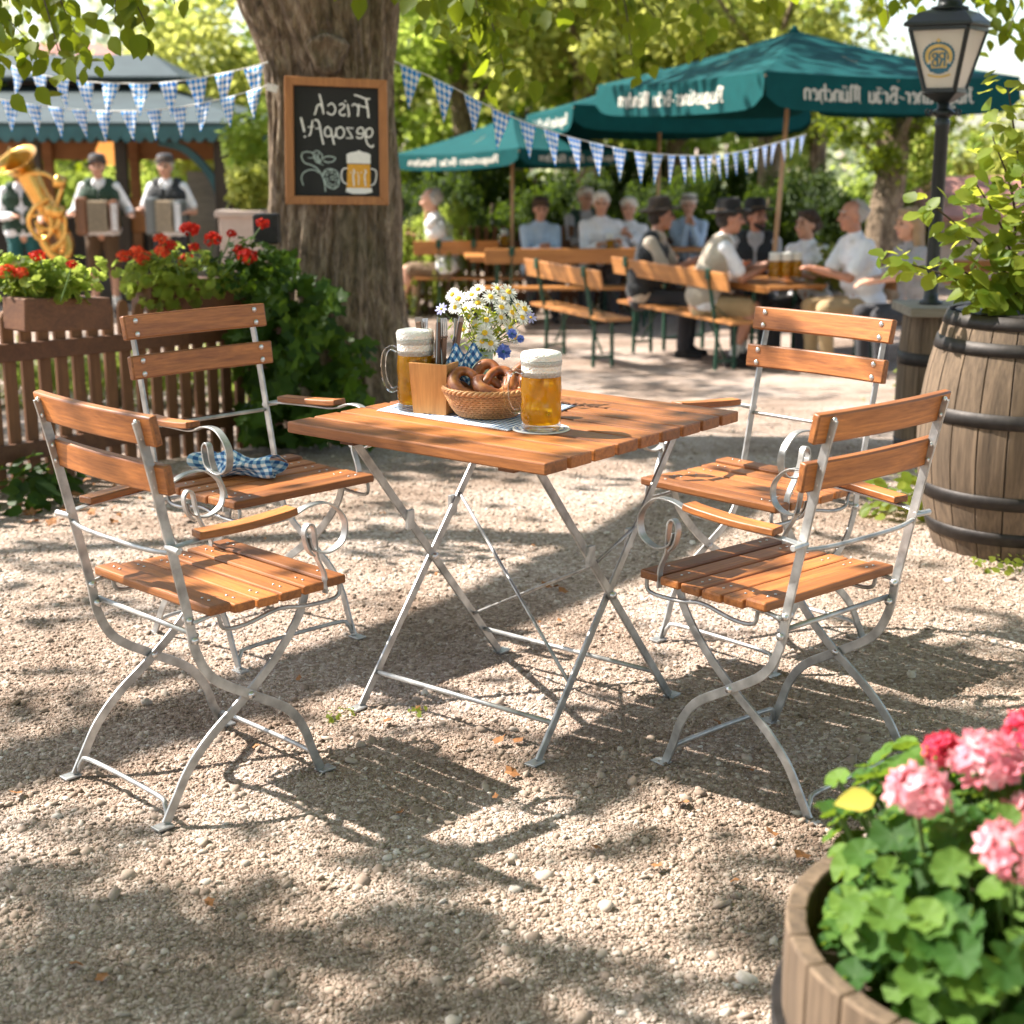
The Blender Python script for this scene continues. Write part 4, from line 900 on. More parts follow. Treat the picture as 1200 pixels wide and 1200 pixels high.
# ================================================================== BARRELS AND LAMP
def barrel(name,c,R0,R1,Hh,hoops,label,cat,parent_label=None,ns=22,open_top=True):
    t=empty(name,c,0,label,cat)
    pr=lambda u:R0+(R1-R0)*(1-(2*u-1)**2)**1.0
    for k in range(ns):
        V=MB();a0=2*pi*k/ns+.004;a1=2*pi*(k+1)/ns-.004;vs=[];m=14
        for j in range(m+1):
            u=j/m;r=pr(u)
            for a in(a0,(a0+a1)/2,a1):vs.append((r*math.cos(a),r*math.sin(a),u*Hh))
            for a in(a1,(a0+a1)/2,a0):vs.append(((r-.025)*math.cos(a),(r-.025)*math.sin(a),u*Hh))
        fs=[tuple(range(6))[::-1],tuple(6*m+i for i in range(6))]
        for j in range(m):
            for i in range(6):fs.append((6*j+i,6*j+(i+1)%6,6*j+6+(i+1)%6,6*j+6+i))
        V.add(vs,fs);V.obj('stave',M['stave'],t,bevel=.0025,auto=50)
    for u,w in hoops:
        V=MB();pts=[]
        for uu in(u-w/2,u,u+w/2):pts.append((pr(uu)+.004,uu*Hh))
        V.lathe([(pts[0][0]-.008,pts[0][1])]+pts+[(pts[-1][0]-.008,pts[-1][1])],64);V.obj('hoop',M['iron'],t,True)
    V=MB();V.lathe([(0,Hh*.955),(pr(.95)-.02,Hh*.95)],40,rad=None);V.obj('soil' if open_top else 'barrel_head',M['soil'] if open_top else M['stave'],t)
    return t,pr
bc=ground_at(1196,668);bcy=bc.y+.33;bc=Vector((atx(1192,bcy,.3),bcy,gz(0,bcy)-.005))
bt,bpr=barrel('barrel_planter',bc,.265,.345,.835,[(.035,.0) if False else (.115,.055),(.27,.055),(.60,.058),(.875,.05),(.975,.05)],'big weathered oak barrel with black iron hoops planted with a leafy shrub','barrel')
V=MB();V.tube([bc+Vector((-.07,-.342,.47)),bc+Vector((-.07,-.30,.47))],.012,12);o=V.obj('bung_hole',M['soil'],bt);o.location=-bc
# shrub in barrel
sh=empty('barrel_shrub',bc+Vector((0,0,.79)),0,'tall light green leafy shrub growing out of the big barrel','shrub')
rd=random.Random(31);pos=[];nr=[];sz=[];V=MB()
stems=[((0,0),(-.30,-.05,.20)),((0,0),(-.17,0,.62)),((0,0),(-.13,.02,.80)),((0,0),(.02,0,.75)),((0,0),(-.05,-.15,.48)),((0,0),(.2,.05,.65)),((0,0),(-.38,.02,.42)),((0,0),(.15,-.15,.4)),((0,0),(-.22,-.12,.10)),((0,0),(.12,.1,.88)),((0,0),(-.48,.0,.22)),((0,0),(-.08,-.18,.22)),((0,0),(-.24,-.06,.48)),((0,0),(.1,-.1,.6))]
for b,e in stems:
    P=crom([Vector((rd.uniform(-.1,.1),rd.uniform(-.1,.1),0)),Vector((e[0]*.45,e[1]*.5,e[2]*.6)),Vector(e)],8);V.tube(P,[.007-.005*i/(len(P)-1) for i in range(len(P))],5)
    for k in range(46):
        t=.25+.75*rd.random()**.8;i=min(len(P)-1,int(t*len(P)));s=rd.uniform(.045,.105)*(1.1-.35*t);a=rd.uniform(0,2*pi);q=P[i]+Vector((math.cos(a)*s*1.0,math.sin(a)*s*1.0,rd.uniform(-.04,.03)))
        pos.append(q);nr.append((math.cos(a)*.5+rd.gauss(0,.3),math.sin(a)*.5-.25,.8+rd.gauss(0,.25)));sz.append(s)
o=link('foliage',scatter_mesh('shrub',*LEAF_OVATE,pos,nr,sz,M['leaf_shrub']),sh);V.obj('stem',M['twig'],sh,True)
# lamp stand barrel
LY=6.9;lc=Vector((atx(1092,LY,.2),LY,gz(0,LY)-.01))
lt,lpr=barrel('lamp_stand',lc,.152,.168,.70,[(.72,.08),(.15,.07)],'narrow old wooden barrel post with a grey plank top behind the big barrel','barrel',ns=14,open_top=False)
V=MB();V.box((.03,0,.722),(.40,.36,.042));V.obj('top_slab',M['slab'],lt,bevel=.006)
lamp=empty('street_lamp',lc+Vector((-.037,0,.743)),0,'black iron lamp post with glass lantern bearing a round emblem, on the barrel post','street lamp')
zt=lambda py:at(1110,py,LY).z-lamp.location.z
V=MB();V.lathe([(0,0),(.052,0),(.052,.012),(.034,.02),(.031,.06),(.030,zt(150)),(.034,zt(148)),(.034,zt(142)),(.028,zt(139)),(.026,zt(110)),(0,zt(110))],20);V.obj('post',M['lamp_iron'],lamp,True)
V=MB()
for s in(-1,1):
    for ang in(0,pi/2):
        ca,sa=math.cos(ang+.4),math.sin(ang+.4);V.tube([(s*r*ca,s*r*sa,zt(135)+dz) for r,dz in((.02,0),(.06,.012),(.085,.0),(.095,.018),(.08,.024))],.006,6)
V.lathe([(.03,zt(138)),(.05,zt(134)),(.05,zt(131)),(.03,zt(127))],20);V.obj('scroll_bracket',M['lamp_iron'],lamp,True)
LR=Matrix.Rotation(-.60,3,'Z')
zb,zm,zr=zt(106),zt(34),zt(14)
wb,wt,we=.066,.126,.150
sq=lambda w,z:[LR@Vector((a*w,b*w,z)) for a,b in((-1,-1),(1,-1),(1,1),(-1,1))]
V=MB();b_=sq(wb,zb);t_=sq(wt,zm)
for k in range(4):V.beam(b_[k],t_[k],.016,.016)
for k in range(4):
    V.beam(b_[k],b_[(k+1)%4],.02,.018);V.beam(t_[k],t_[(k+1)%4],.018,.02)
V.add(sq(.078,zb-.012)+sq(.03,zb-.05),[(0,1,2,3),(7,6,5,4)]+[(k,(k+1)%4,4+(k+1)%4,4+k) for k in range(4)])
V.obj('lantern_frame',M['lamp_iron'],lamp)
for k in range(4):
    V=MB();i=(k+1)%4;c_=sum((b_[k],b_[i],t_[k],t_[i]),Vector())/4;nrm=((b_[i]-b_[k]).cross(t_[k]-b_[k])).normalized()
    V.add([b_[k],b_[i],t_[i],t_[k]],[(0,1,2,3)]);V.obj('glass_pane',M['lamp_glass'],lamp,solid=.003)
V=MB();e0=sq(we,zm+.008);e1=sq(we,zm+.022);e2=sq(.105,zm+.065);e3=sq(.06,zr+.012)
V.add(e0+e1+e2+e3,[(3,2,1,0),(12,13,14,15)]+[(4*j+k,4*j+(k+1)%4,4*j+4+(k+1)%4,4*j+4+k) for j in range(3) for k in range(4)]);V.obj('lantern_roof',M['lamp_iron'],lamp,bevel=.004)
V=MB();V.lathe([(.08,zr+.008),(.08,zr+.02),(.055,zr+.026),(.05,zr+.05),(.066,zr+.075),(.07,zr+.10),(.05,zr+.14),(.015,zr+.17),(0,zr+.2)],20);V.obj('finial',M['lamp_iron'],lamp,True)
# emblem on the front pane (mirrored)
P0,P1,P2,P3=b_[0],b_[1],t_[1],t_[0]
nrm=(P1-P0).cross(P3-P0).normalized()
def pane(u,v,off):return P0*(1-u)*(1-v)+P1*u*(1-v)+P2*u*v+P3*(1-u)*v+nrm*off
EC=(.5,.52)
asp=(P3-P0).length/((P1-P0).length*.5+(P2-P3).length*.5)
def ep(x,y,off):
    wv=(P1-P0).length*(1-EC[1])+(P2-P3).length*EC[1];return P0*0+pane(EC[0]+x*.075/wv,EC[1]+y*.075/(P3-P0).length,off)
def ring(V,r0,r1,off,teeth=0,n=48,a0=0,a1=2*pi,sy=1):
    vs=[];
    for k in range(n+1):
        a=a0+(a1-a0)*k/n;rr=r1+(0.06 if teeth and k%2 else 0);vs+=[ep(r0*math.cos(a),sy*r0*math.sin(a),off),ep(rr*math.cos(a),sy*rr*math.sin(a),off)]
    V.add(vs,[(2*k,2*k+1,2*k+3,2*k+2) for k in range(n)])
V=MB();ring(V,.80,.90,.0045,1,56);ring(V,.48,.60,.0047,0,30,-.2,pi+.2);ring(V,.62,.80,.0044,0,20,pi+.5,2*pi-.5)
V.add([ep(x,y,.0049) for x,y in((-.62,-.55),(.62,-.55),(.62,-.80),(-.62,-.80))],[(0,1,2,3)]);emb=V.obj('emblem',M['print_navy'],lamp)
V=MB();ring(V,.60,.80,.0052,0,40,-.35,pi+.35)
vs=[];
for k in range(17):
    x=-.8+1.6*k/16;y=-.92-.10*math.cos(x*2.2);vs+=[ep(x,y,.005),ep(x,y-.13,.005)]
V.add(vs,[(2*k,2*k+1,2*k+3,2*k+2) for k in range(16)]);V.add([ep(x,y,.0051) for x,y in((0,1.15),(.13,.98),(0,.88),(-.13,.98))],[(0,1,2,3)])
V.add([ep(x,y,.0050) for x,y in((-.5,-.58),(.5,-.58),(.5,.2),(.3,.42),(-.3,.42),(-.5,.2))],[(0,1,2,3,4,5)]);V.obj('emblem_gold',M['print_gold'],emb)
V=MB();kk=[0]
def eline(pts,w):
    kk[0]+=1
    for (x0,y0),(x1,y1) in zip(pts,pts[1:]):
        d=Vector((x1-x0,y1-y0,0)).normalized();n_=Vector((-d.y,d.x,0))*w/2;V.add([ep(x0+n_.x,y0+n_.y,.0056+.0001*kk[0]),ep(x1+n_.x,y1+n_.y,.0056+.0001*kk[0]),ep(x1-n_.x,y1-n_.y,.0056+.0001*kk[0]),ep(x0-n_.x,y0-n_.y,.0056+.0001*kk[0])],[(0,1,2,3)]);kk[0]+=1
eline([(.36,-.5),(.36,.30)],.12);eline([(.36,.28),(.10,.26),(.02,.1),(.12,-.04),(.34,-.08)],.09);eline([(.20,-.08),(.04,-.5)],.12)
eline([(-.08,-.5),(-.08,.28)],.12);eline([(-.08,.28),(-.32,.24),(-.36,.1),(-.1,-.06)],.09);eline([(-.1,-.06),(-.38,-.16),(-.36,-.42),(-.08,-.48)],.09)
V.obj('emblem_letters',M['print_navy'],emb)
# ================================================================== FRONT TUB
rim=onz(921,1085,.43);tR=.305
tc=Vector((rim.x+tR,rim.y-.02,0))
tub=empty('tub_planter',tc,0,'weathered half barrel tub of pink geraniums at the front right','planter')
for k in range(26):
    a0=2*pi*k/26+.004;a1=2*pi*(k+1)/26-.004;V=MB();vs=[];m=8
    for j in range(m+1):
        u=j/m;r=tR*(.86+.14*u+.05*math.sin(pi*u))
        for a in(a0,(a0+a1)/2,a1):vs.append((r*math.cos(a),r*math.sin(a),u*.43))
        for a in(a1,(a0+a1)/2,a0):vs.append(((r-.028)*math.cos(a),(r-.028)*math.sin(a),u*.43))
    fs=[tuple(range(6))[::-1],tuple(6*m+i for i in range(6))]+[(6*j+i,6*j+(i+1)%6,6*j+6+(i+1)%6,6*j+6+i) for j in range(m) for i in range(6)]
    V.add(vs,fs);V.obj('stave',M['stave'],tub,bevel=.004,auto=50)
V=MB();V.lathe([(tR*1.028,.25),(tR*1.036,.25),(tR*1.045,.31),(tR*1.036,.31)],64);V.obj('hoop',M['iron'],tub,True)
V=MB();V.lathe([(0,.385),(tR-.03,.37)],40);V.obj('soil',M['soil'],tub)
pg=empty('pink_geranium',tc+Vector((0,0,.4)),0,'pink flowering geranium with round scalloped leaves in the front tub','geranium')
rd=random.Random(8);pos=[];nr=[];sz=[];V=MB()
for k in range(900):
    a=rd.uniform(0,2*pi);r=rd.random()**.55*.33;h=-.01+.23*rd.random()**.9*(1.15-r*1.5)
    q=Vector((r*math.cos(a)+.045,r*math.sin(a)+.05,h))
    if q.x<-.25+.2*max(0,q.y-.02):continue
    pos.append(q);nr.append((math.cos(a)*.45+rd.gauss(0,.25),math.sin(a)*.45-.15+rd.gauss(0,.25),.8));sz.append(rd.uniform(.030,.064))
    V.tube([(q.x*.8,q.y*.8,h-.07),(q.x*.92,q.y*.93,h-.03),q],.002,5)
link('foliage',scatter_mesh('geranium_leaves',*LEAF_ROUND,pos,nr,sz,M['leaf_geranium'],smooth=True),pg);V.obj('stalk',M['stem'],pg)
for i,(m,px,py,Y,R) in enumerate([('pink_flower',1075,928,tc.y-.02,.037),('pink_flower',1156,890,tc.y+.05,.042),('rose_flower',1104,878,tc.y+.12,.025),('pink_flower',1190,1000,tc.y-.12,.042),('rose_flower',1200,858,tc.y+.1,.03),('pink_flower',1215,960,tc.y,.04)]):
    q=at(px,py,Y)-Vector(pg.location);o=link('flower_head',flower_head('flower_head',R,60,m,70+i,.72),pg);o.location=q
    V=MB();V.tube(crom([(q.x*.6,q.y*.6,0),(q.x*.9,q.y*.9,q.z*.6),q],5),.0035,6);V.obj('flower_stalk',M['stem'],pg,True)
q=at(1003,938,tc.y)-Vector(pg.location);o=link('yellow_leaf',scatter_mesh('yl',*LEAF_OVATE,[(0,0,0)],[(0,-.5,.8)],[.05],leafmat('leaf_yellow',(.5,.45,.08),(.6,.5,.1),(.6,.55,.1),.3)),pg);o.location=q
# ================================================================== helpers for the garden behind
def hat(px,py,hg):
    a=math.tan(math.atan((600-py)/F)-PITCH);y=8.
    for i in range(80):y=.5*y+.5*min(80,(zg(y)+hg-H)/min(a,-1e-4))
    return at(px,py,y)
def px_of(q):
    d=q[1]*math.cos(PITCH)-(q[2]-H)*math.sin(PITCH);return 600+F*q[0]/d
def on_line(base,d,px,hg=.9):
    lo,hi=-2.,6.
    f=lambda t:px_of((base.x+d.x*t,base.y+d.y*t,zg(base.y+d.y*t)+hg))-px
    s=1 if f(hi)>f(lo) else -1
    for i in range(50):
        m=(lo+hi)/2
        if f(m)*s<0:lo=m
        else:hi=m
    q=base+d*lo;return Vector((q.x,q.y,zg(q.y)))
# ---------------------------------------------------------------- parasols
GL={'n':([[(0,0),(0,1)],[(0,.85),(.25,1),(.5,.85),(.5,0)]],.8),'u':([[(0,1),(0,.12),(.2,0),(.5,.2)],[(.5,1),(.5,0)]],.8),
'g':([[(.5,.9),(.3,1),(0,.85),(0,.2),(.25,.02),(.5,.2)],[(.5,1),(.5,-.3),(.2,-.45),(0,-.3)]],.8),'s':([[(.45,.9),(.2,1),(.02,.8),(.4,.35),(.4,.15),(.2,0),(0,.12)]],.72),
't':([[(.1,1.3),(.1,.12),(.35,0)],[(-.1,1),(.35,1)]],.6),'i':([[(0,1),(0,.05),(.12,0)],[(0,1.3),(.06,1.36)]],.42),'e':([[(.45,.15),(.22,0),(0,.15),(0,.85),(.25,1),(.45,.8),(.05,.45)]],.74),
'r':([[(0,1),(0,0)],[(0,.8),(.25,1),(.4,.88)]],.62),'-':([[(0,.45),(.4,.55)]],.7),'a':([[(.05,.9),(.3,1),(.45,.85),(.45,0)],[(.45,.5),(.1,.4),(.02,.18),(.2,0),(.45,.2)]],.76),
'c':([[(.42,.85),(.22,1),(0,.8),(0,.15),(.2,0),(.42,.12)]],.68),'h':([[(0,1.5),(0,0)],[(0,.85),(.3,1),(.5,.8),(.5,.1),(.3,-.25)]],.8),
'B':([[(.1,0),(.1,1.5)],[(-.1,1.35),(.4,1.5),(.65,1.25),(.35,.85),(.1,.8)],[(.35,.85),(.7,.6),(.7,.2),(.4,0),(-.05,.1)]],1.05),
'M':([[(0,0),(.1,.2),(.1,1.4)],[(.0,1.35),(.35,1.5),(.47,1.3),(.47,.1)],[(.47,1.3),(.78,1.5),(.92,1.3),(.92,.1),(1.05,0)]],1.3),
'A':([[(-.05,.1),(.15,0),(.27,.2),(.27,1.25),(.05,1.4)],[(.27,1.35),(.55,1.5),(.78,1.3),(.78,.1),(.92,0)],[(.2,.7),(.78,.7)]],1.15)}
for a,b in(('ä','a'),('ü','u')):GL[a]=(GL[b][0]+[[(.08,1.28),(.14,1.34)],[(.36,1.28),(.42,1.34)]],GL[b][1])
def lettering(txt,fn,parent,u0,u1,vb,vh,aspect):
    """mirrored blackletter on a panel; fn(u,v,off); text starts at u1 and runs to u0; vh = x-height in v; aspect = panel height/width"""
    tot=sum(.75 if c==' ' else GL[c][1] for c in txt);sx=(u1-u0)/tot;V=MB();x=0;k=0
    nx,ny=.125*math.cos(.55),.125*math.sin(.55)
    for c in txt:
        if c==' ':x+=.75;continue
        for st in GL[c][0]:
            for (x0,y0),(x1,y1) in zip(st,st[1:]):
                k+=1;off=.004+.00003*k
                P=[(x0-nx,y0-ny),(x0+nx,y0+ny),(x1+nx,y1+ny),(x1-nx,y1-ny)]
                if abs((x1-x0)*ny-(y1-y0)*nx)<.02:
                    P=[(x0-nx,y0-ny+.06),(x1+nx,y1+ny+.06),(x1+nx,y1+ny-.06),(x0-nx,y0-ny-.06)]
                V.add([fn(u1-(x+a)*sx,vb+b*vh,off) for a,b in P],[(0,1,2,3)])
        x+=GL[c][1]
    return V.obj('lettering',M['canvas_print'],parent)
def parasol(near,left,right,apex_z,drop,polex,label,texts,group=None,ground=None,pole_top_only=False):
    back=left+right-near;cen=(near+left+right+back)/4
    base=Vector((cen.x+polex,cen.y,zg(cen.y)))
    t=empty('parasol',base,0,label,'parasol',group)
    K=[near,right,back,left];ap=Vector((cen.x,cen.y,apex_z));out=[]
    V=MB();n=10
    for k in range(4):
        a,b=K[k],K[(k+1)%4]
        def pt(i,j):
            s=i/n;e=a*(1-j/n)+b*(j/n)
            q=ap*(1-s)+e*s; sag=.03*math.sin(pi*s)+.05*s*math.sin(pi*j/n)*.6
            return q-Vector((0,0,sag))-base
        o=len(V.v)
        for i in range(n+1):
            for j in range(n+1):V.v.append(pt(i,j))
        for i in range(n):
            for j in range(n):V.f.append((o+i*(n+1)+j,o+(i+1)*(n+1)+j,o+(i+1)*(n+1)+j+1,o+i*(n+1)+j+1))
    V.obj('canopy',M['canvas'],t,True)
    fns=[]
    for k in range(4):
        a,b=K[k],K[(k+1)%4];nrm=Vector(((b-a).y,-(b-a).x,0)).normalized()
        if (a+b).dot(nrm)/2-cen.dot(nrm)<0:nrm=-nrm
        def fn(u,v,off,a=a,b=b,nrm=nrm):
            uu=u;q=a*(1-uu)+b*uu;sag=.03*math.sin(pi*uu)
            vv=v*(1-.16*(2*abs(uu-.5))**6 if v<.5 else 1)
            return q-Vector((0,0,sag+drop*(1-v)*(1-.35*(2*abs(uu-.5))**14)))+nrm*(off+.02*(1-v)+.01*math.sin(9*uu+k)*(1-v))-base
        V=MB();V.grid(lambda u,v:fn(u,v,0),24,4);va=V.obj('valance',M['canvas'],t,True);fns.append((fn,va,(b-a).length))
    for k,(u0,u1) in texts.items():
        fn,va,Ln=fns[k]
        # camera sees panel 0 (near->right) left-to-right and panel 3 (left->near) left-to-right
        lettering('Augustiner-Bräu München',fn,va,u0,u1,.30,.30,1)
    V=MB();V.tube([Vector((0,0,0)),(ap-base)-Vector((0,0,.02))],.021,12);V.obj('pole',M['pole_wood'],t,True)
    V=MB();V.lathe([(.03,0),(.05,.02),(.05,.08),(.03,.1)],14,(cen-base)*0+Vector((polex*-.75,0,(ap-base).z-.42)));V.obj('hub',M['pole_wood'],t,True)
    for k in range(4):
        for q in(K[k],(K[k]+K[(k+1)%4])/2):
            V=MB();V.tube([ap-base-Vector((0,0,.05)),q-base-Vector((0,0,.035 if q is K[k] else .06))],.011,6);V.tube([Vector((0,0,(ap-base).z-.40)),(ap*.45+q*.55)-base-Vector((0,0,.06))],.009,6);V.obj('rib',M['pole_wood'],t)
    V=MB();V.lathe([(0,0),(.22,0),(.24,.03),(.1,.08),(.03,.1),(.03,.3),(0,.3)],20);V.obj('base',M['iron'],t,True)
    V=MB();V.lathe([(.06,-.03),(.04,.01),(.02,.035),(0,.05)],14,ap-base);V.obj('cap',M['canvas'],t,True)
    return t
parasol(at(897,83,12.0),at(700,100,15.3),at(1195,90,13.1),2.32,.28,-.14,'large dark green parasol nearest the lamp, mirrored lettering on two valances',{3:(.16,.80),0:(.13,.80)})
n2=at(672,122,16.6);l2=at(617,135,19.2);r2=n2+Vector((2.6,.5,-.01))
parasol(n2,l2,r2,2.12,.26,0,'green parasol partly hidden behind the left corner of the large parasol',{3:(.1,.9)})
n3=at(608,173,16.);l3=at(462,181,17.4);r3=n3+Vector((1.25,1.85,-.02))
parasol(n3,l3,r3,n3.z+.34,.17,0,'green parasol farthest back, above the man in the blue shirt',{3:(.12,.85),0:(.15,.9)})
# ---------------------------------------------------------------- bunting
def bunting(pts,npn,w0,w1,l0,l1,label,seed):
    rd=random.Random(seed);P=crom([at(*p) for p in pts],12);org=P[0].copy()
    t=empty('bunting',org,0,label,'bunting','blue and white bunting strings')
    V=MB();V.tube([q-org for q in P],.0035,5);V.obj('string',M['string'],t)
    cum=[0]
    for a,b in zip(P,P[1:]):cum.append(cum[-1]+(b-a).length)
    def on(s):
        i=min(len(P)-2,max(0,int(np.searchsorted(cum,s))-1));f=(s-cum[i])/(cum[i+1]-cum[i]);return P[i]*(1-f)+P[i+1]*f
    for k in range(npn):
        f=(k+.5)/npn;s=cum[-1]*f;w=w0+(w1-w0)*f;l=l0+(l1-l0)*f;w*=rd.uniform(.92,1.08)
        a=on(max(0,s-w/2));b=on(min(cum[-1],s+w/2));d=Vector((rd.gauss(0,.08),rd.gauss(-.02,.16),-1)).normalized();tip=(a+b)/2+d*l;c=rd.uniform(-.025,.025)
        V=MB()
        def fn(u,v):
            e=a*(1-u)+b*u;q=e*(1-v)+tip*v;return q-org+Vector((0,-1,0))*(c*math.sin(pi*u)*(1-v)+.012*math.sin(4*v+k))
        V.grid(fn,5,7)
        # uv: keep lozenges undistorted
        V.uv=[(.5+(u-.5)*(1-v),v*1.5) for u in[i/5 for i in range(6)] for v in[j/7 for j in range(8)]]
        V.obj('pennant',M['pennant'],t,True,solid=.001)
    return t
bunting([(462,72,7.8),(520,97,7.9),(600,137,8.1),(690,166,8.5),(780,181,9.0),(860,179,10.2),(945,158,11.4)],26,.125,.105,.20,.14,'blue and white pennant string running from the tree to the right past the parasols',3)
bunting([(314,73,7.8),(270,84,7.9),(200,96,8.05),(120,97,8.2),(60,90,8.4),(10,76,8.6)],10,.135,.12,.19,.15,'upper blue and white pennant string left of the big tree',4)
bunting([(314,100,7.8),(270,113,7.9),(200,127,8.1),(120,130,8.3),(50,124,8.5),(-30,112,8.7)],12,.10,.12,.15,.17,'lower blue and white pennant string in front of the bandstand roof',5)
# ---------------------------------------------------------------- beer tables and benches
def frame3(p0,d,nrm):
    return Matrix(((d.x,nrm.x,0),(d.y,nrm.y,0),(0,0,1)))
def beer_table(c,d,Ln,label,w=.6):
    """c: centre on the ground, d: long direction"""
    t=empty('beer_table',(c.x,c.y,zg(c.y)),math.atan2(d.y,d.x),label,'table','beer garden tables')
    V=MB()
    for i in range(3):V.box((0,(i-1)*w/3,.755),(Ln,w/3-.003,.028))
    V.obj('tabletop',M['bench_wood'],t,bevel=.004)
    V=MB()
    for s in(-1,1):V.box((0,s*(w/2-.02),.728),(Ln*.96,.025,.03))
    V.obj('batten',M['bench_wood'],t)
    for s in(-1,1):
        x=s*(Ln/2-.35);V=MB()
        for k in(-1,1):V.beam((x,k*w*.36,.0),(x,k*w*.36,.74),.03,.03);V.beam((x,k*w*.36,.42),(x-s*.3,k*w*.2,.72),.02,.008)
        V.beam((x,-w*.36,.12),(x,w*.36,.12),.025,.025);V.beam((x,-w*.36,.725),(x,w*.36,.725),.03,.03);V.obj('leg',M['green_steel'],t,bevel=.003)
    return t
def bench(c,d,Ln,label,back=0):
    t=empty('beer_bench',(c.x,c.y,zg(c.y)),math.atan2(d.y,d.x),label,'bench','beer garden benches')
    V=MB();V.box((0,0,.465),(Ln,.25,.028));V.obj('seat',M['bench_wood'],t,bevel=.004)
    for s in(-1,1):
        x=s*(Ln/2-.28);V=MB()
        for k in(-1,1):V.beam((x,k*.095,0),(x,k*.085,.45),.028,.028)
        V.beam((x,-.09,.11),(x,.09,.11),.022,.022);V.beam((x,0,.13),(x-s*.28,0,.44),.02,.008);V.beam((x,-.11,.445),(x,.11,.445),.03,.02);V.obj('leg',M['green_steel'],t,bevel=.003)
        if back:
            V=MB();V.beam((x,back*.10,.40),(x,back*.20,.90),.035,.014);V.beam((x,-back*.06,.44),(x,back*.155,.62),.02,.008);V.box((x,back*.196,.86),(.06,.03,.09));V.obj('back_post',M['green_steel'],t,bevel=.003)
    if back:
        V=MB();Rm=Matrix.Rotation(-back*.2,3,'X');V.box((0,back*.172,.81),(Ln,.024,.16),Rm);V.obj('backrest',M['bench_wood'],t,bevel=.006)
    return t
D=Vector((-.42,.91,0)).normalized();NN=Vector((.91,.42,0)).normalized()
A1=hat(900,329,.77)
T1c=A1+NN*.31+D*1.1
beer_table(T1c,D,2.2,'long orange wooden beer table with three mugs, hat wearers on one side')
L1=A1-NN*.22+D*.05
bench(L1+D*.95,D,2.0,'wooden bench with backrest nearest the front chairs, man in black hat sitting on it',1)
R1=A1+NN*.86-D*.35
bench(R1+D*1.0,D,2.3,'bench behind the mug table with grey haired man and women on it',-1)
b0=hat(735,372,.46)
bench(b0+D*.9,D,1.5,'empty wooden bench with raised back left of the man in black hat',1)
T4=b0+NN*-.9+D*1.6
D2=Vector((1,.06,0)).normalized()
T2c=hat(668,299,.76)
beer_table(T2c,D2,2.3,'long beer table in the middle with white haired guests behind it')
bench(T2c+Vector((.02,-.62,0)),D2,1.9,'empty bench with backrest in front of the middle beer table',-1)
bench(T2c+Vector((.05,.58,0)),D2,2.3,'bench behind the middle beer table under white haired guests')
T5=hat(760,296,.76);beer_table(T5+Vector((.1,1.0,0)),D2,1.8,'beer table in the far background behind the man in the dark brown hat')
T3c=hat(500,288,.77)
beer_table(T3c+Vector((-.25,.1,0)),D2,1.6,'beer table beside the big tree with a mug and a man in a white shirt')
bench(Vector((atx(534,T3c.y-.75,.2),T3c.y-.75,0)),D2,.95,'short bench with backrest under the man in the white shirt by the tree',-1)
T6=hat(1135,322,.76);beer_table(T6+Vector((.35,-.1,0)),D2,1.5,'beer table at the right behind the lamp post')
bench(hat(1095,355,.46)+Vector((.35,0,0)),D2,1.5,'bench with backrest at the right behind the lamp stand',-1)
# mugs on the far tables
def far_mug(px,py,tabz,label,s=1.0,q=None):
    q=q or hat(px,py,tabz);o=dup(MUG,q,random.uniform(2.2,4),label,scale=s);o.location.z=zg(q.y)+.7705;return o
far_mug(0,0,0,q=A1+NN*.24+D*.26,label='left one of the three full mugs on the hat wearers table',s=1.12);far_mug(0,0,0,q=A1+NN*.33+D*.22,label='middle one of the three full mugs on the hat wearers table',s=1.12);far_mug(0,0,0,q=A1+NN*.43+D*.22,label='right one of the three full mugs on the hat wearers table',s=1.15)
far_mug(715,296,.77,'dark beer mug in front of the white haired man at the middle table',1.0);far_mug(469,285,.77,'beer mug on the table left of the man beside the tree',1.15)
far_mug(591,290,.77,'beer glass at the left end of the middle table',1.)
# ================================================================== PEOPLE
def blob(name,shapes,mat,parent,voxel=.010,smooth=5):
    V=MB()
    for s in shapes:
        if s[0]=='c':V.cap(*s[1:])
        else:V.ell(*s[1:])
    me=V.mesh(name);o=bpy.data.objects.new('tmp',me);C.objects.link(o)
    r=o.modifiers.new('r','REMESH');r.mode='VOXEL';r.voxel_size=voxel;r.use_smooth_shade=True
    m=o.modifiers.new('s','SMOOTH');m.factor=.5;m.iterations=smooth
    dg=bpy.context.evaluated_depsgraph_get();dg.update();nm=bpy.data.meshes.new_from_object(o.evaluated_get(dg));bpy.data.objects.remove(o);bpy.data.meshes.remove(me)
    nm.name=name;nm.materials.clear();nm.materials.append(mat);nm.polygons.foreach_set('use_smooth',[True]*len(nm.polygons))
    return link(name,nm,parent)
def ik(a,b,l1,l2,pole):
    a=Vector(a);b=Vector(b);d=b-a;Ln=min(d.length,(l1+l2)*.995);d.normalize();b=a+d*Ln
    x=(l1*l1-l2*l2+Ln*Ln)/(2*Ln);h=math.sqrt(max(0,l1*l1-x*x));p=Vector(pole);p=(p-d*p.dot(d)).normalized();return a+d*x+p*h,b
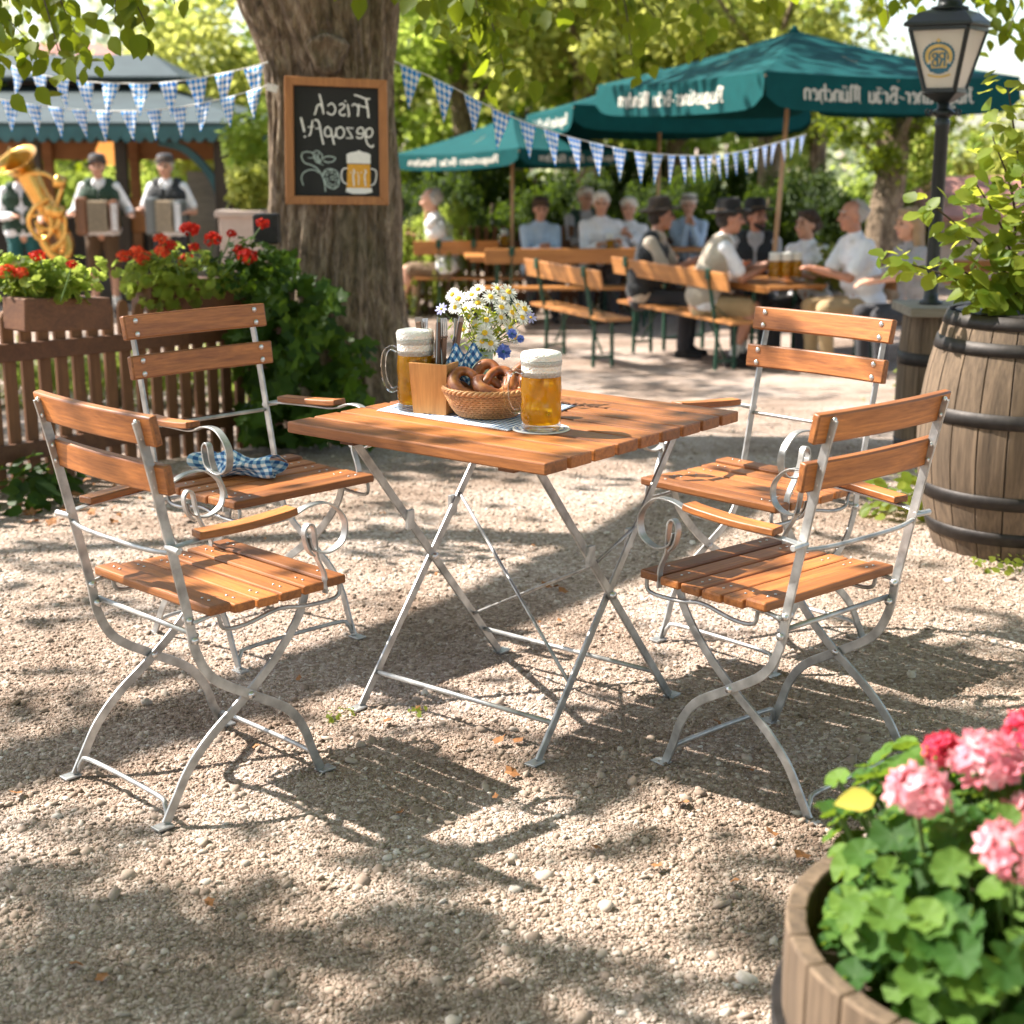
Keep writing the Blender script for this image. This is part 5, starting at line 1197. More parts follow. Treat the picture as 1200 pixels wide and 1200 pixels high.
def hand(wr,dirv,side,up=(0,0,1),curl=.6):
    """palm + four fingers + thumb as capsules"""
    d=Vector(dirv).normalized();u=Vector(up);s=d.cross(u).normalized()*side;u=s.cross(d)*side if side>0 else d.cross(s)
    u=Vector(up);out=[('c',wr,.026,wr+d*.03,.03)]
    pal=wr+d*.05
    for k in(-1,0,1):out.append(('c',wr+d*.02+s*k*.017,.015,wr+d*.085+s*k*.021,.013))
    for k,l in zip((-1.5,-.5,.5,1.5),(.058,.070,.074,.066)):
        b=wr+d*.088+s*k*.0175;m=b+d*l*.5-u*.012*curl;e=m+d*l*.4*(1-curl*.5)-u*l*.5*curl
        out+=[('c',b,.0095,m,.009),('c',m,.009,e,.0075)]
    b=wr+d*.03+s*.03;m=b+d*.03+s*.025-u*.008;e=m+d*.03-u*.012;out+=[('c',b,.013,m,.011),('c',m,.011,e,.009)]
    return out
def person(loc,face,label,seat=True,lean=.08,shirt='white_shirt',sleeve='long',vest=None,trousers='dark_trouser',shorts=False,hairc='hair_grey',hair='short',hat=None,hatc='hat_black',head_yaw=0,head_pitch=0,female=False,hands=None,beard=None,skin='skin',scale=1.0,legs=None,belly=0.0,group='people at the beer tables',suspend=False):
    t=empty('person',loc,face,label,'person',group,scale)
    hz=.53 if seat else .93
    tl=lean;P=Vector((0,0,hz));cx=tl*.55
    W=.92 if female else 1.0
    waist=Vector((tl*.3,0,hz+.2));chest=Vector((tl*.75,0,hz+.38));shz=hz+.50;sh=Vector((tl,0,shz));neck=Vector((tl+.015,0,hz+.555));hd=Vector((tl+.055+.03*head_pitch,0,hz+.702))
    SL={s:Vector((tl,s*.175*W,shz-.025)) for s in(-1,1)}
    if hands is None:hands={s:((.42+tl*.4,s*.10,.80) if seat else (.1,s*.28,.80)) for s in(-1,1)}
    arms={}
    for s in(-1,1):
        el,wr=ik(SL[s],hands[s],.285*W,.25*W,(-.45,s*.4,-.9));arms[s]=(el,wr)
    if seat:
        lg={s:[Vector((0,s*.09,hz-.02)),Vector((.43,s*.13,hz-.01)),Vector((.40,s*.13,.09))] for s in(-1,1)}
    else:
        lg={s:[Vector((0,s*.09,hz-.04)),Vector((.03,s*.11,.49)),Vector((-.01,s*.12,.09))] for s in(-1,1)}
    if legs:
        for s in legs:lg[s]=[lg[s][0]]+[Vector(q) for q in legs[s]]
    # ---- body
    B=[]
    for z_,w,r in((P,.09,.115),(waist,.075*W,.105),(chest,.105*W,.105)):B.append(('c',z_+Vector((0,-w,0)),r,z_+Vector((0,w,0)),r))
    B+=[('c',P,.12,chest,.12),('c',chest,.11,sh,.08),('c',SL[-1]*.9+sh*.1,.055,SL[1]*.9+sh*.1,.055),('c',sh+Vector((0,0,-.02)),.062,hd-Vector((.02,0,.05)),.054)]
    for s in(-1,1):
        el,wr=arms[s];B+=[('c',SL[s],.052*W,el,.041*W),('c',el,.041*W,wr,.029*W)]
        f=(wr-el).normalized();B+=hand(wr+f*.0,f,s,(0,0,1),.55)
        h,k,a=lg[s];B+=[('c',h,.085,k,.06),('c',k,.058,a,.036),('c',k+(a-k)*.25+Vector((-.025,0,0)),.05,k+(a-k)*.6,.04),('c',a,.036,a+Vector((.02,0,-.05)),.036),('c',a+Vector((-.03,0,-.055)),.032,a+Vector((.14,0,-.06)),.03)]
    Rh=Matrix.Rotation(head_yaw,3,'Z')@Matrix.Rotation(head_pitch,3,'Y')
    hp=lambda x,y,z:hd+Rh@Vector((x,y,z))
    B+=[('e',hp(-.012,0,.025),(.098,.077,.098),16,12,Rh),('e',hp(.022,0,-.045),(.068,.062,.075),14,10,Rh),('e',hp(.055,0,-.092),(.028,.03,.024),10,8,Rh),
        ('c',hp(.085,0,.02),.011,hp(.112,0,-.022),.016),('e',hp(.098,.014,-.026),(.012,.011,.009),8,6,Rh),('e',hp(.098,-.014,-.026),(.012,.011,.009),8,6,Rh),
        ('c',hp(.072,-.045,.034),.014,hp(.083,0,.034),.012),('c',hp(.072,.045,.034),.014,hp(.083,0,.034),.012),('e',hp(.06,.042,-.02),(.03,.025,.03),10,8,Rh),('e',hp(.06,-.042,-.02),(.03,.025,.03),10,8,Rh),
        ('c',hp(.078,-.022,-.064),.011,hp(.078,.022,-.064),.011)]
    for s in(-1,1):B.append(('e',hp(-.01,s*.078,-.005),(.02,.009,.034),8,8,Rh))
    body=blob('body',B,M[skin],t,.0085,3)
    V=MB();
    for s in(-1,1):
        V=MB();V.ell(hp(.082,s*.031,.012),(.011,.014,.0085),10,6,Rh);V.obj('eye',M['eye'],t,True)
    for s in(-1,1):
        V=MB();V.tube([hp(.079,s*.05,.034),hp(.092,s*.034,.041),hp(.096,s*.014,.036)],[.005,.0075,.006],6);V.obj('eyebrow',M[hairc],t,True)
    V=MB();V.ell(hp(.086,0,-.066),(.008,.026,.006),10,6,Rh);V.obj('mouth',M['lip'],t,True)
    # ---- clothes
    e=.013;S=[]
    for z_,w,r in((P+Vector((0,0,.03)),.09,.118),(waist,.075*W,.108+belly),(chest,.105*W,.108)):S.append(('c',z_+Vector((belly*.5,-w,0)),r+e,z_+Vector((belly*.5,w,0)),r+e))
    S+=[('c',P+Vector((0,0,.05)),.115+e,chest,.112+e),('c',chest,.112+e,sh-Vector((0,0,.02)),.085+e),('c',SL[-1]*.92+sh*.08,.055+e,SL[1]*.92+sh*.08,.055+e),('c',sh+Vector((0,0,.0)),.07,neck,.064),('c',SL[-1],.05,neck-Vector((0,0,.02)),.055),('c',SL[1],.05,neck-Vector((0,0,.02)),.055)]
    if female:
        for s in(-1,1):S.append(('e',chest+Vector((.085,s*.075,.0)),(.07,.075,.075),12,8))
    for s in(-1,1):
        el,wr=arms[s];S.append(('c',SL[s],.055*W+e,SL[s]+(el-SL[s])*(1 if sleeve=='long' else .72),.046*W+e+(.012 if sleeve!='long' else 0)))
        if sleeve=='long':S.append(('c',el,.046*W+e,el+(wr-el)*.93,.032*W+e))
    blob('shirt',S,M[shirt],t,.011,5)
    V=MB()
    for s in(-1,1):
        V.add([neck+Vector((.055,0,-.035)),neck+Vector((.06,s*.045,.0)),neck+Vector((.0,s*.078,.02)),neck+Vector((.01,s*.09,-.012)),neck+Vector((.085,s*.06,-.05))],[(0,1,2,3,4)])
    V.obj('collar',M[shirt],t,solid=.006)
    if vest:
        e2=e+.012;S=[]
        for z_,w,r in((P+Vector((0,0,.07)),.085,.116),(waist,.075*W,.108+belly),(chest,.10*W,.110)):
            for s in(-1,1):S.append(('c',z_+Vector((belly*.5-.006,s*max(.062,w*.7),0)),r+e2+.006,z_+Vector((belly*.5-.008,s*max(.055,w),0)),r+e2+.004))
        S+=[('c',P+Vector((-.018,0,.08)),.122+e,chest-Vector((.02,0,0)),.122+e)]
        for s in(-1,1):S+=[('c',chest+Vector((0,s*.09,.04)),.092+e2,Vector((tl-.01,s*.105*W,shz+.012)),.055+e2),('c',chest+Vector((-.02,0,.06)),.10+e,Vector((tl-.035,0,shz)),.07+e)]
        blob('vest',S,M[vest],t,.011,4)
    T=[]
    for s in(-1,1):
        h,k,a=lg[s]
        T+=[('c',P+Vector((0,s*.06,.02)),.122+e,h,.10+e),('c',h,.092+e,h+(k-h)*(.86 if shorts else 1),.066+e+(.012 if shorts else 0))]
        if not shorts:T+=[('c',k,.064+e,a+Vector((0,0,.02)),.046+e)]
    blob('shorts' if shorts else 'trousers',T,M[trousers],t,.012,4)
    for s in(-1,1):
        a=lg[s][2]
        if shorts:blob('sock',[('c',a+(lg[s][1]-a)*.22,.049,a,.043)],M['sock'],t,.01,2)
        blob('shoe',[('c',a+Vector((-.035,0,-.05)),.041,a+Vector((.15,0,-.062)),.034),('c',a,.046,a+Vector((.04,0,-.04)),.044)],M['shoe'],t,.01,2)
    # ---- hair and hat
    Hs=[]
    if hair!='bald':
        Hs=[('e',hp(-.024,0,.047),(.102,.085,.092),16,12,Rh),('e',hp(-.055,0,-.005),(.066,.081,.075),14,10,Rh)]
        if hair=='short':Hs.append(('c',hp(.05,-.035,.10),.026,hp(.05,.035,.10),.026))
        if hair=='receding':Hs=[('e',hp(-.05,0,.025),(.082,.085,.085),16,12,Rh)]
        if hair=='bun':Hs+=[('e',hp(-.125,0,-.0),(.052,.055,.055),12,8,Rh),('c',hp(.04,-.04,.10),.03,hp(.04,.04,.10),.03)]
        if hair=='long':Hs+=[('c',hp(-.03,-.07,.03),.042,hp(-.05,-.085,-.19),.04),('c',hp(-.03,.07,.03),.042,hp(-.05,.085,-.19),.04),('c',hp(-.075,0,.02),.075,hp(-.10,0,-.19),.062),('c',hp(.03,-.05,.10),.034,hp(.03,.05,.10),.034)]
        rh=random.Random(int(loc[0]*1000))
        for k in range(90 if hair!='receding' else 60):
            v=Vector((rh.gauss(-.35 if hair!='receding' else -.9,.8),rh.gauss(0,1),rh.gauss(.35,.7))).normalized()
            if v.x>.45 and v.z<.62 or v.z<-.55:continue
            q=Vector((-.026+v.x*.103,v.y*.087,.046+v.z*.092));d=Vector((-.2+rh.gauss(0,.5),v.y*.5+rh.gauss(0,.5),-.7)).normalized()*rh.uniform(.018,.04)
            Hs.append(('c',hp(*q),.011,hp(*(q+d)),.006,6))
        blob('hair',Hs,M[hairc],t,.0075,1)
    if beard:
        blob('beard',[('c',hp(.05,-.05,-.06),.022,hp(.085,0,-.098),.026),('c',hp(.05,.05,-.06),.022,hp(.085,0,-.098),.026),('c',hp(.098,-.03,-.05),.010,hp(.105,0,-.046),.011),('c',hp(.098,.03,-.05),.010,hp(.105,0,-.046),.011)],M[beard],t,.008,2)
    if hat:
        M4=Rh@Matrix.Rotation(-.10,3,'Y');V=MB()
        if hat=='fedora':pr=[(.0,.045),(.160,.034),(.170,.050),(.160,.055),(.108,.052),(.100,.075),(.094,.125),(.082,.152),(.055,.158),(.02,.146),(0,.143)]
        else:pr=[(0,.05),(.118,.03),(.122,.04),(.10,.055),(.098,.085),(.085,.115),(.05,.128),(0,.13)]
        V.lathe(pr,32,hp(-.012,0,.018),M4,lambda a,z:1+.10*math.cos(2*a)*(1 if z<.07 else .5));V.obj('hat',M[hatc],t,True)
        V=MB();V.lathe([(.1065,.054),(.1035,.075),(.101,.076),(.1,.054)],32,hp(-.012,0,.018),M4,lambda a,z:1+.10*math.cos(2*a));V.obj('hat_band',M['leather'],t,True)
    return t
an=math.atan2(NN.y,NN.x)
q=on_line(L1,D,824);person(q,an-.45,'man in black hat, pale vest and white shirt sitting in profile on the front bench',lean=.16,shirt='white_shirt',sleeve='short',vest='beige_vest',trousers='tan_short',shorts=True,hair='short',hairc='hair_dark',hat='fedora',hands={-1:(.52,-.08,.84),1:(.55,.05,.86)},belly=.02,scale=1.04,skin='skin_tan',head_pitch=.05,legs={-1:[(.42,-.13,.51),(.25,-.14,.09)],1:[(.43,.13,.51),(.36,.15,.09)]})
q=on_line(L1,D,754);person(q,an-.75,'man in brown hat and dark vest with tan sleeves, far end of front bench',lean=.10,shirt='cream_shirt',sleeve='short',vest='dark_vest',hair='short',hairc='hair_dark',hat='fedora',hatc='hat_brown',hands={-1:(.44,-.02,.84),1:(.46,.08,.86)},belly=.03,skin='skin_tan',head_yaw=.35,scale=1.05)
q=on_line(R1,D,885);person(q,an+pi+.95,'bearded man in black hat and dark vest across the table, looking right',lean=.06,shirt='grey_shirt',vest='dark_vest',hair='short',hairc='hair_dark',hat='fedora',head_yaw=.75,beard='hair_dark',skin='skin_tan',hands={-1:(.36,-.1,.83),1:(.4,.1,.83)},scale=1.04)
q=on_line(R1,D,951);person(q,an+pi+.5,'brown haired woman in white blouse facing left at the mug table',female=True,shirt='white_shirt',sleeve='short',hair='bun',hairc='hair_brown',head_yaw=-.35,hands={-1:(.34,-.05,.82),1:(.4,.1,.82)})
q=on_line(R1,D,1018);person(q,an+pi-.15,'grey haired man in white short sleeved shirt leaning on the mug table',lean=.12,shirt='white_shirt',sleeve='short',hair='receding',hairc='hair_grey',trousers='tan_short',hands={-1:(.5,.0,.83),1:(.5,.12,.83)},belly=.03,skin='skin_tan',scale=1.06)
q=on_line(R1,D,1078);person(q,an+pi-.1,'woman with long blond hair in grey top at the right end of the bench',female=True,shirt='grey_top',sleeve='short',hair='long',hairc='hair_blond',hands={-1:(.45,-.02,.8),1:(.5,.1,.8)})
def far_person(px,y,face,label,**k):
    return person(Vector((atx(px,y,.3),y,zg(y))),face,label,**k)
yb=T2c.y+.58
far_person(632,yb,-pi/2+.1,'man in light blue shirt and dark cap facing the camera at the middle table',shirt='blue_shirt',hat='cap',hatc='hat_brown',hairc='hair_dark',head_pitch=.15,hands={-1:(.38,-.03,.84),1:(.4,.06,.84)})
far_person(703,yb-.05,-pi/2,'white haired man in white shirt facing the camera at the middle table',shirt='white_shirt',hairc='hair_white',hair='short',hands={-1:(.4,-.05,.82),1:(.3,.2,.84)},scale=1.05)
far_person(738,yb+.1,-pi/2-.2,'white haired woman in pale top beside the white shirted man',female=True,shirt='white_shirt',hairc='hair_white',hair='short',hands={-1:(.3,-.05,.95),1:(.3,.06,.92)})
far_person(682,yb+1.1,-pi/2+.3,'white haired guest half hidden behind the white shirted man',shirt='grey_shirt',vest='green_vest',hairc='hair_white',scale=1.06)
far_person(806,T5.y+1.1,-pi/2-.1,'older guest in pale cap and lilac shirt between the two hat wearers',shirt='blue_shirt',hat='cap',hatc='hair_white',hairc='hair_white',hands={-1:(.25,-.02,1.02),1:(.28,.06,1.0)})
far_person(526,T3c.y-.72,pi-.25,'grey haired man in white long sleeved shirt seen from the side beside the tree',shirt='white_shirt',trousers='brown_trouser',shorts=True,hair='receding',hairc='hair_grey',lean=.14,hands={-1:(.40,-.2,.84),1:(.22,.05,1.0)},legs={-1:[(.42,-.13,.52),(.42,-.13,.09)],1:[(.42,.13,.52),(.50,.14,.09)]},scale=1.07,head_pitch=.1)
far_person(470,T3c.y+.62,-pi/2-.4,'person in dark clothes half hidden behind the man beside the tree',shirt='navy_vest',hairc='hair_dark',scale=.98)
# musicians
MY=17.8
def musician(px,face,label,**k):
    return person(Vector((atx(px,MY,.3),MY,zg(MY))),face,label,seat=False,group='musicians in the bandstand',lean=.0,**k)
musician(28,-pi/2+.25,'dark haired tuba player in green vest and white shirt',shirt='white_shirt',vest='green_vest',trousers='green_trouser',hairc='hair_dark',hands={-1:(.22,-.10,1.14),1:(.34,.22,1.10)})
musician(120,-pi/2+.1,'accordion player in grey hat, green vest and leather shorts',shirt='white_shirt',vest='green_vest',trousers='leather',shorts=True,hairc='hair_dark',hat='cap',hatc='hat_grey',hands={-1:(.20,-.30,1.13),1:(.2,.36,1.13)},belly=.02,scale=1.03)
musician(199,-pi/2-.05,'accordion player in grey hat and dark vest near the bandstand post',shirt='white_shirt',vest='dark_vest',trousers='dark_trouser',hairc='hair_grey',hat='cap',hatc='hat_grey',sleeve='short',hands={-1:(.22,-.25,1.18),1:(.22,.26,1.15)},belly=.03,scale=1.03)
def accordion(px,mat,lab,sp=1.,rz=.12):
    t=empty('accordion',(atx(px,MY-.25,.5),MY-.27,zg(MY)+.93),rz,lab,'accordion','accordions')
    for s,wd,nm in((-1,.13,'bass_case'),(1,.10,'keyboard_case')):
        V=MB();V.box((s*.18*sp,0,.21),(wd,.2,.42 if s<0 else .36));V.obj(nm,mat,t,bevel=.03)
    V=MB();n=17
    for k in range(n):
        x=-.10*sp+.20*sp*k/(n-1);V.box((x,0,.21),(.20*sp/(n)*.55,.17+.03*(k%2),.33+.02*(k%2)))
    V.obj('bellows',M['bellow'],t)
    V=MB()
    for k in range(11):V.box((.19*sp,-.106,.06+.028*k),(.07,.012,.02))
    V.obj('keys',M['white_shirt'],t)
accordion(116,M['accordion_red'],'dark red accordion held by the left accordion player',1.);accordion(196,M['accordion_grey'],'grey accordion held by the player near the post',.92,-.18)
# tuba
to=Vector((0,MY-.38,0));tb_=empty('tuba',at(60,290,MY-.38),0,'large golden brass tuba held slanting across the player','tuba');ti=lambda px,py,dy=0:at(px,py,MY-.38+dy)-Vector(tb_.location)
V=MB();P=crom([ti(46,262,-.12),ti(52,285,-.12),ti(64,300,-.1),ti(76,300,-.05),ti(78,285),ti(66,262),ti(54,242),ti(43,222),ti(33,203)],6);V.tube(P,[.045+.095*(i/(len(P)-1))**1.3 for i in range(len(P))],18);V.obj('body_tube',M['brass'],tb_,True)
V=MB();Rm=Vector((-.35,-.55,.9)).to_track_quat('Z','Y').to_matrix();V.lathe([(.14,-.08),(.155,0),(.19,.07),(.25,.11),(.262,.112),(.25,.106),(.18,.06),(.13,-.02),(0,-.05)],32,ti(24,196),Rm);V.obj('bell',M['brass'],tb_,True)
V=MB();Rm=Vector((-1,-.5,.35)).to_track_quat('Z','Y').to_matrix();V.lathe([(.05,-.1),(.07,0),(.12,.05),(.165,.07),(.16,.062),(.08,.02),(0,0)],28,ti(14,190,.1),Rm);V.obj('horn',M['brass'],tb_,True)
V=MB();V.tube(crom([ti(30,204,-.12),ti(50,203,-.14),ti(64,210,-.16),ti(72,216,-.16),ti(72,222,-.16),ti(66,240,-.16),ti(62,250,-.16)],6),.022,10);V.tube(crom([ti(36,254,-.2),ti(52,250,-.2),ti(66,247,-.2),ti(70,252,-.2),ti(66,266,-.2),ti(48,268,-.2),ti(42,258,-.2)],6),.02,10);V.tube(crom([ti(44,266,-.15),ti(52,285,-.15),ti(62,292,-.15),ti(72,284,-.15),ti(70,268,-.15)],6),.02,10);V.obj('valve_tubes',M['brass'],tb_,True)
V=MB()
for px,py in((70,213),(68,248),(60,246)):V.lathe([(0,-.06),(.07,-.06),(.075,0),(.07,.06),(0,.07)],16,ti(px,py,-.2),Rm)
V.obj('valves',M['brass'],tb_,True)
V=MB();V.tube(crom([ti(58,232,-.2),ti(40,244,-.22),ti(34,262,-.2),ti(46,280,-.2),ti(60,272,-.2),ti(58,252,-.2),ti(50,240,-.2)],6),.026,10);V.tube(crom([ti(62,240,-.24),ti(76,256,-.2),ti(74,280,-.2),ti(60,290,-.2)],6),.02,10);V.obj('coil',M['brass'],tb_,True)
# ================================================================== BANDSTAND
by0,by1=19.0,24.0;g0=zg(20)
x1=atx(288,by0,1.4);x0=atx(-260,by0,1.4);ez=at(290,146,by0-.3).z
bs=empty('bandstand',((x0+x1)/2,(by0+by1)/2,g0),0,'wooden bandstand with green roof and scalloped eaves behind the fence','bandstand');bo=Vector(bs.location)
V=MB();ov=.45;a_=[Vector((x0-ov,by0-ov,ez)),Vector((x1+ov*.4,by0-ov,ez)),Vector((x1+ov*.4,by1+ov,ez)),Vector((x0-ov,by1+ov,ez))]
rz_=ez+.50;b_=[Vector((x0+2.2,by0+2.0,rz_)),Vector((x1-1.55,by0+2.0,rz_)),Vector((x1-1.55,by1-2,rz_)),Vector((x0+2.2,by1-2,rz_))]
V.add([q-bo for q in a_+b_],[(0,1,5,4),(1,2,6,5),(2,3,7,6),(3,0,4,7),(4,5,6,7)]);V.obj('roof',M['roof_green'],bs,solid=.05)
V=MB();c_=[q+Vector((0,0,.12)) for q in b_];V.add([q-bo for q in b_+c_],[(k,(k+1)%4,4+(k+1)%4,4+k) for k in range(4)]);V.obj('clerestory',M['dark_wood'],bs)
V=MB();dd=[Vector((q.x+(.45 if q.x>bo.x else -.45),q.y+(.45 if q.y>bo.y else -.45),q.z-.02)) for q in c_];ee=[Vector((bo.x-1.2,bo.y,rz_+.42)),Vector((bo.x+1.2,bo.y,rz_+.42))]
V.add([q-bo for q in dd+ee],[(0,1,5,4),(1,2,5),(2,3,4,5),(3,0,4)]);V.obj('upper_roof',M['roof_green'],bs,solid=.05)
V=MB()   # scalloped fascia, front and right side
def scallop(p,q,n):
    d=(q-p)/n
    for k in range(n):
        a=p+d*k;pts=[a,a+d]+[a+d*(1-j/6)+Vector((0,0,-.12-.07*math.sin(pi*j/6))) for j in range(7)];V.add([v-bo for v in pts],[tuple(range(len(pts)))])
fo=Vector((0,-.03,-.02));scallop(a_[0]+fo,a_[1]+fo,44);scallop(a_[1]+Vector((.03,0,-.02)),a_[2]+Vector((.03,0,-.02)),36);V.obj('fascia',M['fascia'],bs,solid=.03)
V=MB();V.beam(Vector((x0,by0,ez-.12))-bo,Vector((x1,by0,ez-.12))-bo,.14,.16);V.beam(Vector((x1,by0,ez-.12))-bo,Vector((x1,by1,ez-.12))-bo,.14,.16);V.beam(Vector((x0,by1,ez-.12))-bo,Vector((x1,by1,ez-.12))-bo,.14,.16);V.obj('beam',M['dark_wood'],bs,bevel=.01)
for px,w in((262,.16),(146,.14),(48,.1),(-90,.14)):
    x=atx(px,by0,.5);V=MB();V.beam(Vector((x,by0,g0-.1))-bo,Vector((x,by0,ez-.1))-bo,w,w);V.obj('post',M['dark_wood'],bs,bevel=.01)
    for s in(-1,1):
        if px!=262:continue
        P=crom([Vector((x,by0,ez-1.0)),Vector((x+s*.12,by0,ez-.62)),Vector((x+s*.42,by0,ez-.30)),Vector((x+s*.75,by0,ez-.2))],6)
        V=MB();V.rect([p-bo for p in P],(0,1,0),.1,.09);V.obj('brace',M['fascia'],bs)
for px in(280,160,60,-60):
    x=atx(px,by1,.5);V=MB();V.beam(Vector((x,by1,g0-.1))-bo,Vector((x,by1,ez-.1))-bo,.14,.14);V.obj('post',M['orange_wood'],bs)
V=MB();V.box(Vector(((x0+x1)/2,by1+.03,ez-.28))-bo,(x1-x0,.05,.42));V.obj('back_panel',M['orange_wood'],bs)
V=MB();V.box(Vector(((x0+x1)/2,by1+.03,g0+.45))-bo,(x1-x0,.05,.9));V.obj('parapet',M['dark_wood'],bs)
V=MB();V.box(Vector(((x0+x1)/2,(by0+by1)/2,ez-.03))-bo,(x1-x0,by1-by0,.03));V.obj('ceiling',M['orange_wood'],bs)
V=MB();V.box(Vector(((x0+x1)/2,(by0+by1)/2,g0+.0))-bo,(x1-x0+.2,by1-by0+.2,.06));V.obj('floor_slab',M['dark_wood'],bs)
V=MB();V.box(Vector((atx(238,MY+1.5,.5),MY+1.5,g0+.8))-bo,(.35,.06,1.6));V.obj('side_panel',M['slab'],bs)
hl=empty('hanging_lamp',at(129,178,20.2),0,'lit amber lantern hanging over the accordion player','lamp')
V=MB();V.lathe([(.06,-.17),(.13,-.15),(.19,.02),(.12,.15),(.03,.2)],6);V.obj('lamp_shade',M['warm_lamp'],hl)
V=MB();V.tube([(0,0,.2),(0,0,ez-.1-hl.location.z)],.008,6);V.lathe([(.04,.19),(.02,.23),(0,.24)],8);V.obj('chain',M['iron'],hl)
wb_=at(163,252,19.2);V=MB();V.box((0,0,0),(.34,.3,.42));o=V.obj('wooden_crate',M['frame_wood'],None,bevel=.02);o.location=wb_;tag(o,'sunlit pale wooden crate on a stand between the accordion players','crate')
V=MB()
for s in(-1,1):
    for k in(-1,1):V.beam(Vector((s*.14,k*.12,-.21)),Vector((s*.16,k*.14,g0-wb_.z)),.03,.03)
V.obj('stand_leg',M['dark_wood'],o)
# planter with hydrangea right of the bandstand
hx=at(285,275,14.5);hb=empty('stone_planter',Vector((hx.x,14.5,zg(14.5))),0,'pale pink stone planter beside the tree trunk','planter')
zz=hx.z+.2-zg(14.5);V=MB();V.add([(-.17,-.17,0),(.17,-.17,0),(.17,.17,0),(-.17,.17,0),(-.19,-.19,zz),(.19,-.19,zz),(.19,.19,zz),(-.19,.19,zz)],[(3,2,1,0),(4,5,6,7),(0,1,5,4),(1,2,6,5),(2,3,7,6),(3,0,4,7)]);V.box((0,0,zz),(.44,.44,.06));V.obj('box',M['white_stone'],hb,bevel=.01)
leafy('hydrangea',(hx.x+.06,14.6,hx.z+.40),.25,.22,.26,700,.085,'leaf_gold','yellow green bush growing in the stone planter',LEAF_OVATE,seed=9,shell=.35)
leafy('flowering_bush',(at(300,185,15.6).x,15.6,at(300,190,15.6).z),.34,.4,.62,1100,.11,'leaf_lime','sunlit yellow green bush between bandstand and tree',LEAF_OVATE,seed=10,shell=.35)
# house behind the bandstand
hh=at(120,95,34);ho=empty('house',Vector((hh.x-1.2,34,zg(34))),0,'house with pinkish red tiled roof far behind the bandstand','house');zr=at(95,58,34).z-zg(34);zl=at(150,92,34).z-zg(34)
V=MB();V.box((0,2,zl/2),(4.4,4,zl));V.obj('wall',M['plaster'],ho)
V=MB();V.add([(-2.6,-.5,zl-.05),(2.6,-.5,zl-.05),(2.6,4.5,zl-.05),(-2.6,4.5,zl-.05),(-1.0,2,zr+.2),(.6,2,zr+.2)],[(0,1,5,4),(1,2,5),(2,3,4,5),(3,0,4)]);V.obj('roof',M['roof_tile'],ho,solid=.08)
# low pinkish building on the right
hr=at(1140,300,21);hro=empty('garden_house',Vector((hr.x,21,zg(21))),0,'low pinkish garden house at the right behind lamp and shrub','house')
zt_=at(1140,255,21).z-zg(21);V=MB();V.box((.5,1,zt_/2),(2.0,2,zt_));V.obj('wall',M['plaster'],hro)
V=MB();V.add([(-.7,-.3,zt_),(1.7,-.3,zt_),(1.7,2.3,zt_),(-.7,2.3,zt_),(-.3,1,zt_+.5),(1.3,1,zt_+.5)],[(0,1,5,4),(1,2,5),(2,3,4,5),(3,0,4)]);V.obj('roof',M['roof_tile'],hro,solid=.06)
# far garden fence
ff=empty('garden_fence',at(600,280,17.6),0,'dark brown slat fence far behind the beer tables','fence');fo=Vector(ff.location)
for k in range(44):
    x=-2.0+.1*k;V=MB();V.box(Vector((x,17.6+.02*k,zg(17.6)+.5))-fo,(.06,.02,1.0));V.obj('slat',M['fence_wood'],ff)
V=MB()
for z in(.2,.8):V.beam(Vector((-2.1,17.57,zg(17.6)+z))-fo,Vector((2.4,18.45,zg(17.6)+z))-fo,.03,.07)
V.obj('rail',M['box_wood'],ff)
# ================================================================== BACKGROUND GREENERY
def crown_mesh(name,mat,seed,n=8000,nc=70,ls=.062,shell=.5,droop=.0,tmpl=LEAF_QUAD):
    g=np.random.default_rng(seed);cc=g.normal(size=(nc,3));cc/=np.linalg.norm(cc,axis=1,keepdims=True);cc*=(g.random(nc)**shell)[:,None];cc[:,2]*=.85
    cr=.12+.16*g.random(nc)
    idx=g.integers(0,nc,n);v=g.normal(size=(n,3));v/=np.linalg.norm(v,axis=1,keepdims=True);v*=(g.random(n)**.45)[:,None]
    pos=cc[idx]+v*cr[idx][:,None];nr=v*.5+cc[idx]*.3+g.normal(size=(n,3))*.45+np.array([0,0,.45])
    return scatter_mesh(name,*tmpl,pos,nr,ls*(.7+.7*g.random(n)),M[mat])
CR={}
for k,(m,n,ls) in dict(lime=('leaf_lime',9000,.068),gold=('leaf_gold',9000,.07),mid=('leaf_tree',9000,.07),dark=('leaf_dark',9000,.075),pale=('leaf_pale',7000,.06)).items():CR[k]=crown_mesh('crown_'+k,m,len(CR)+50,int(n*.8),70,ls*.95)
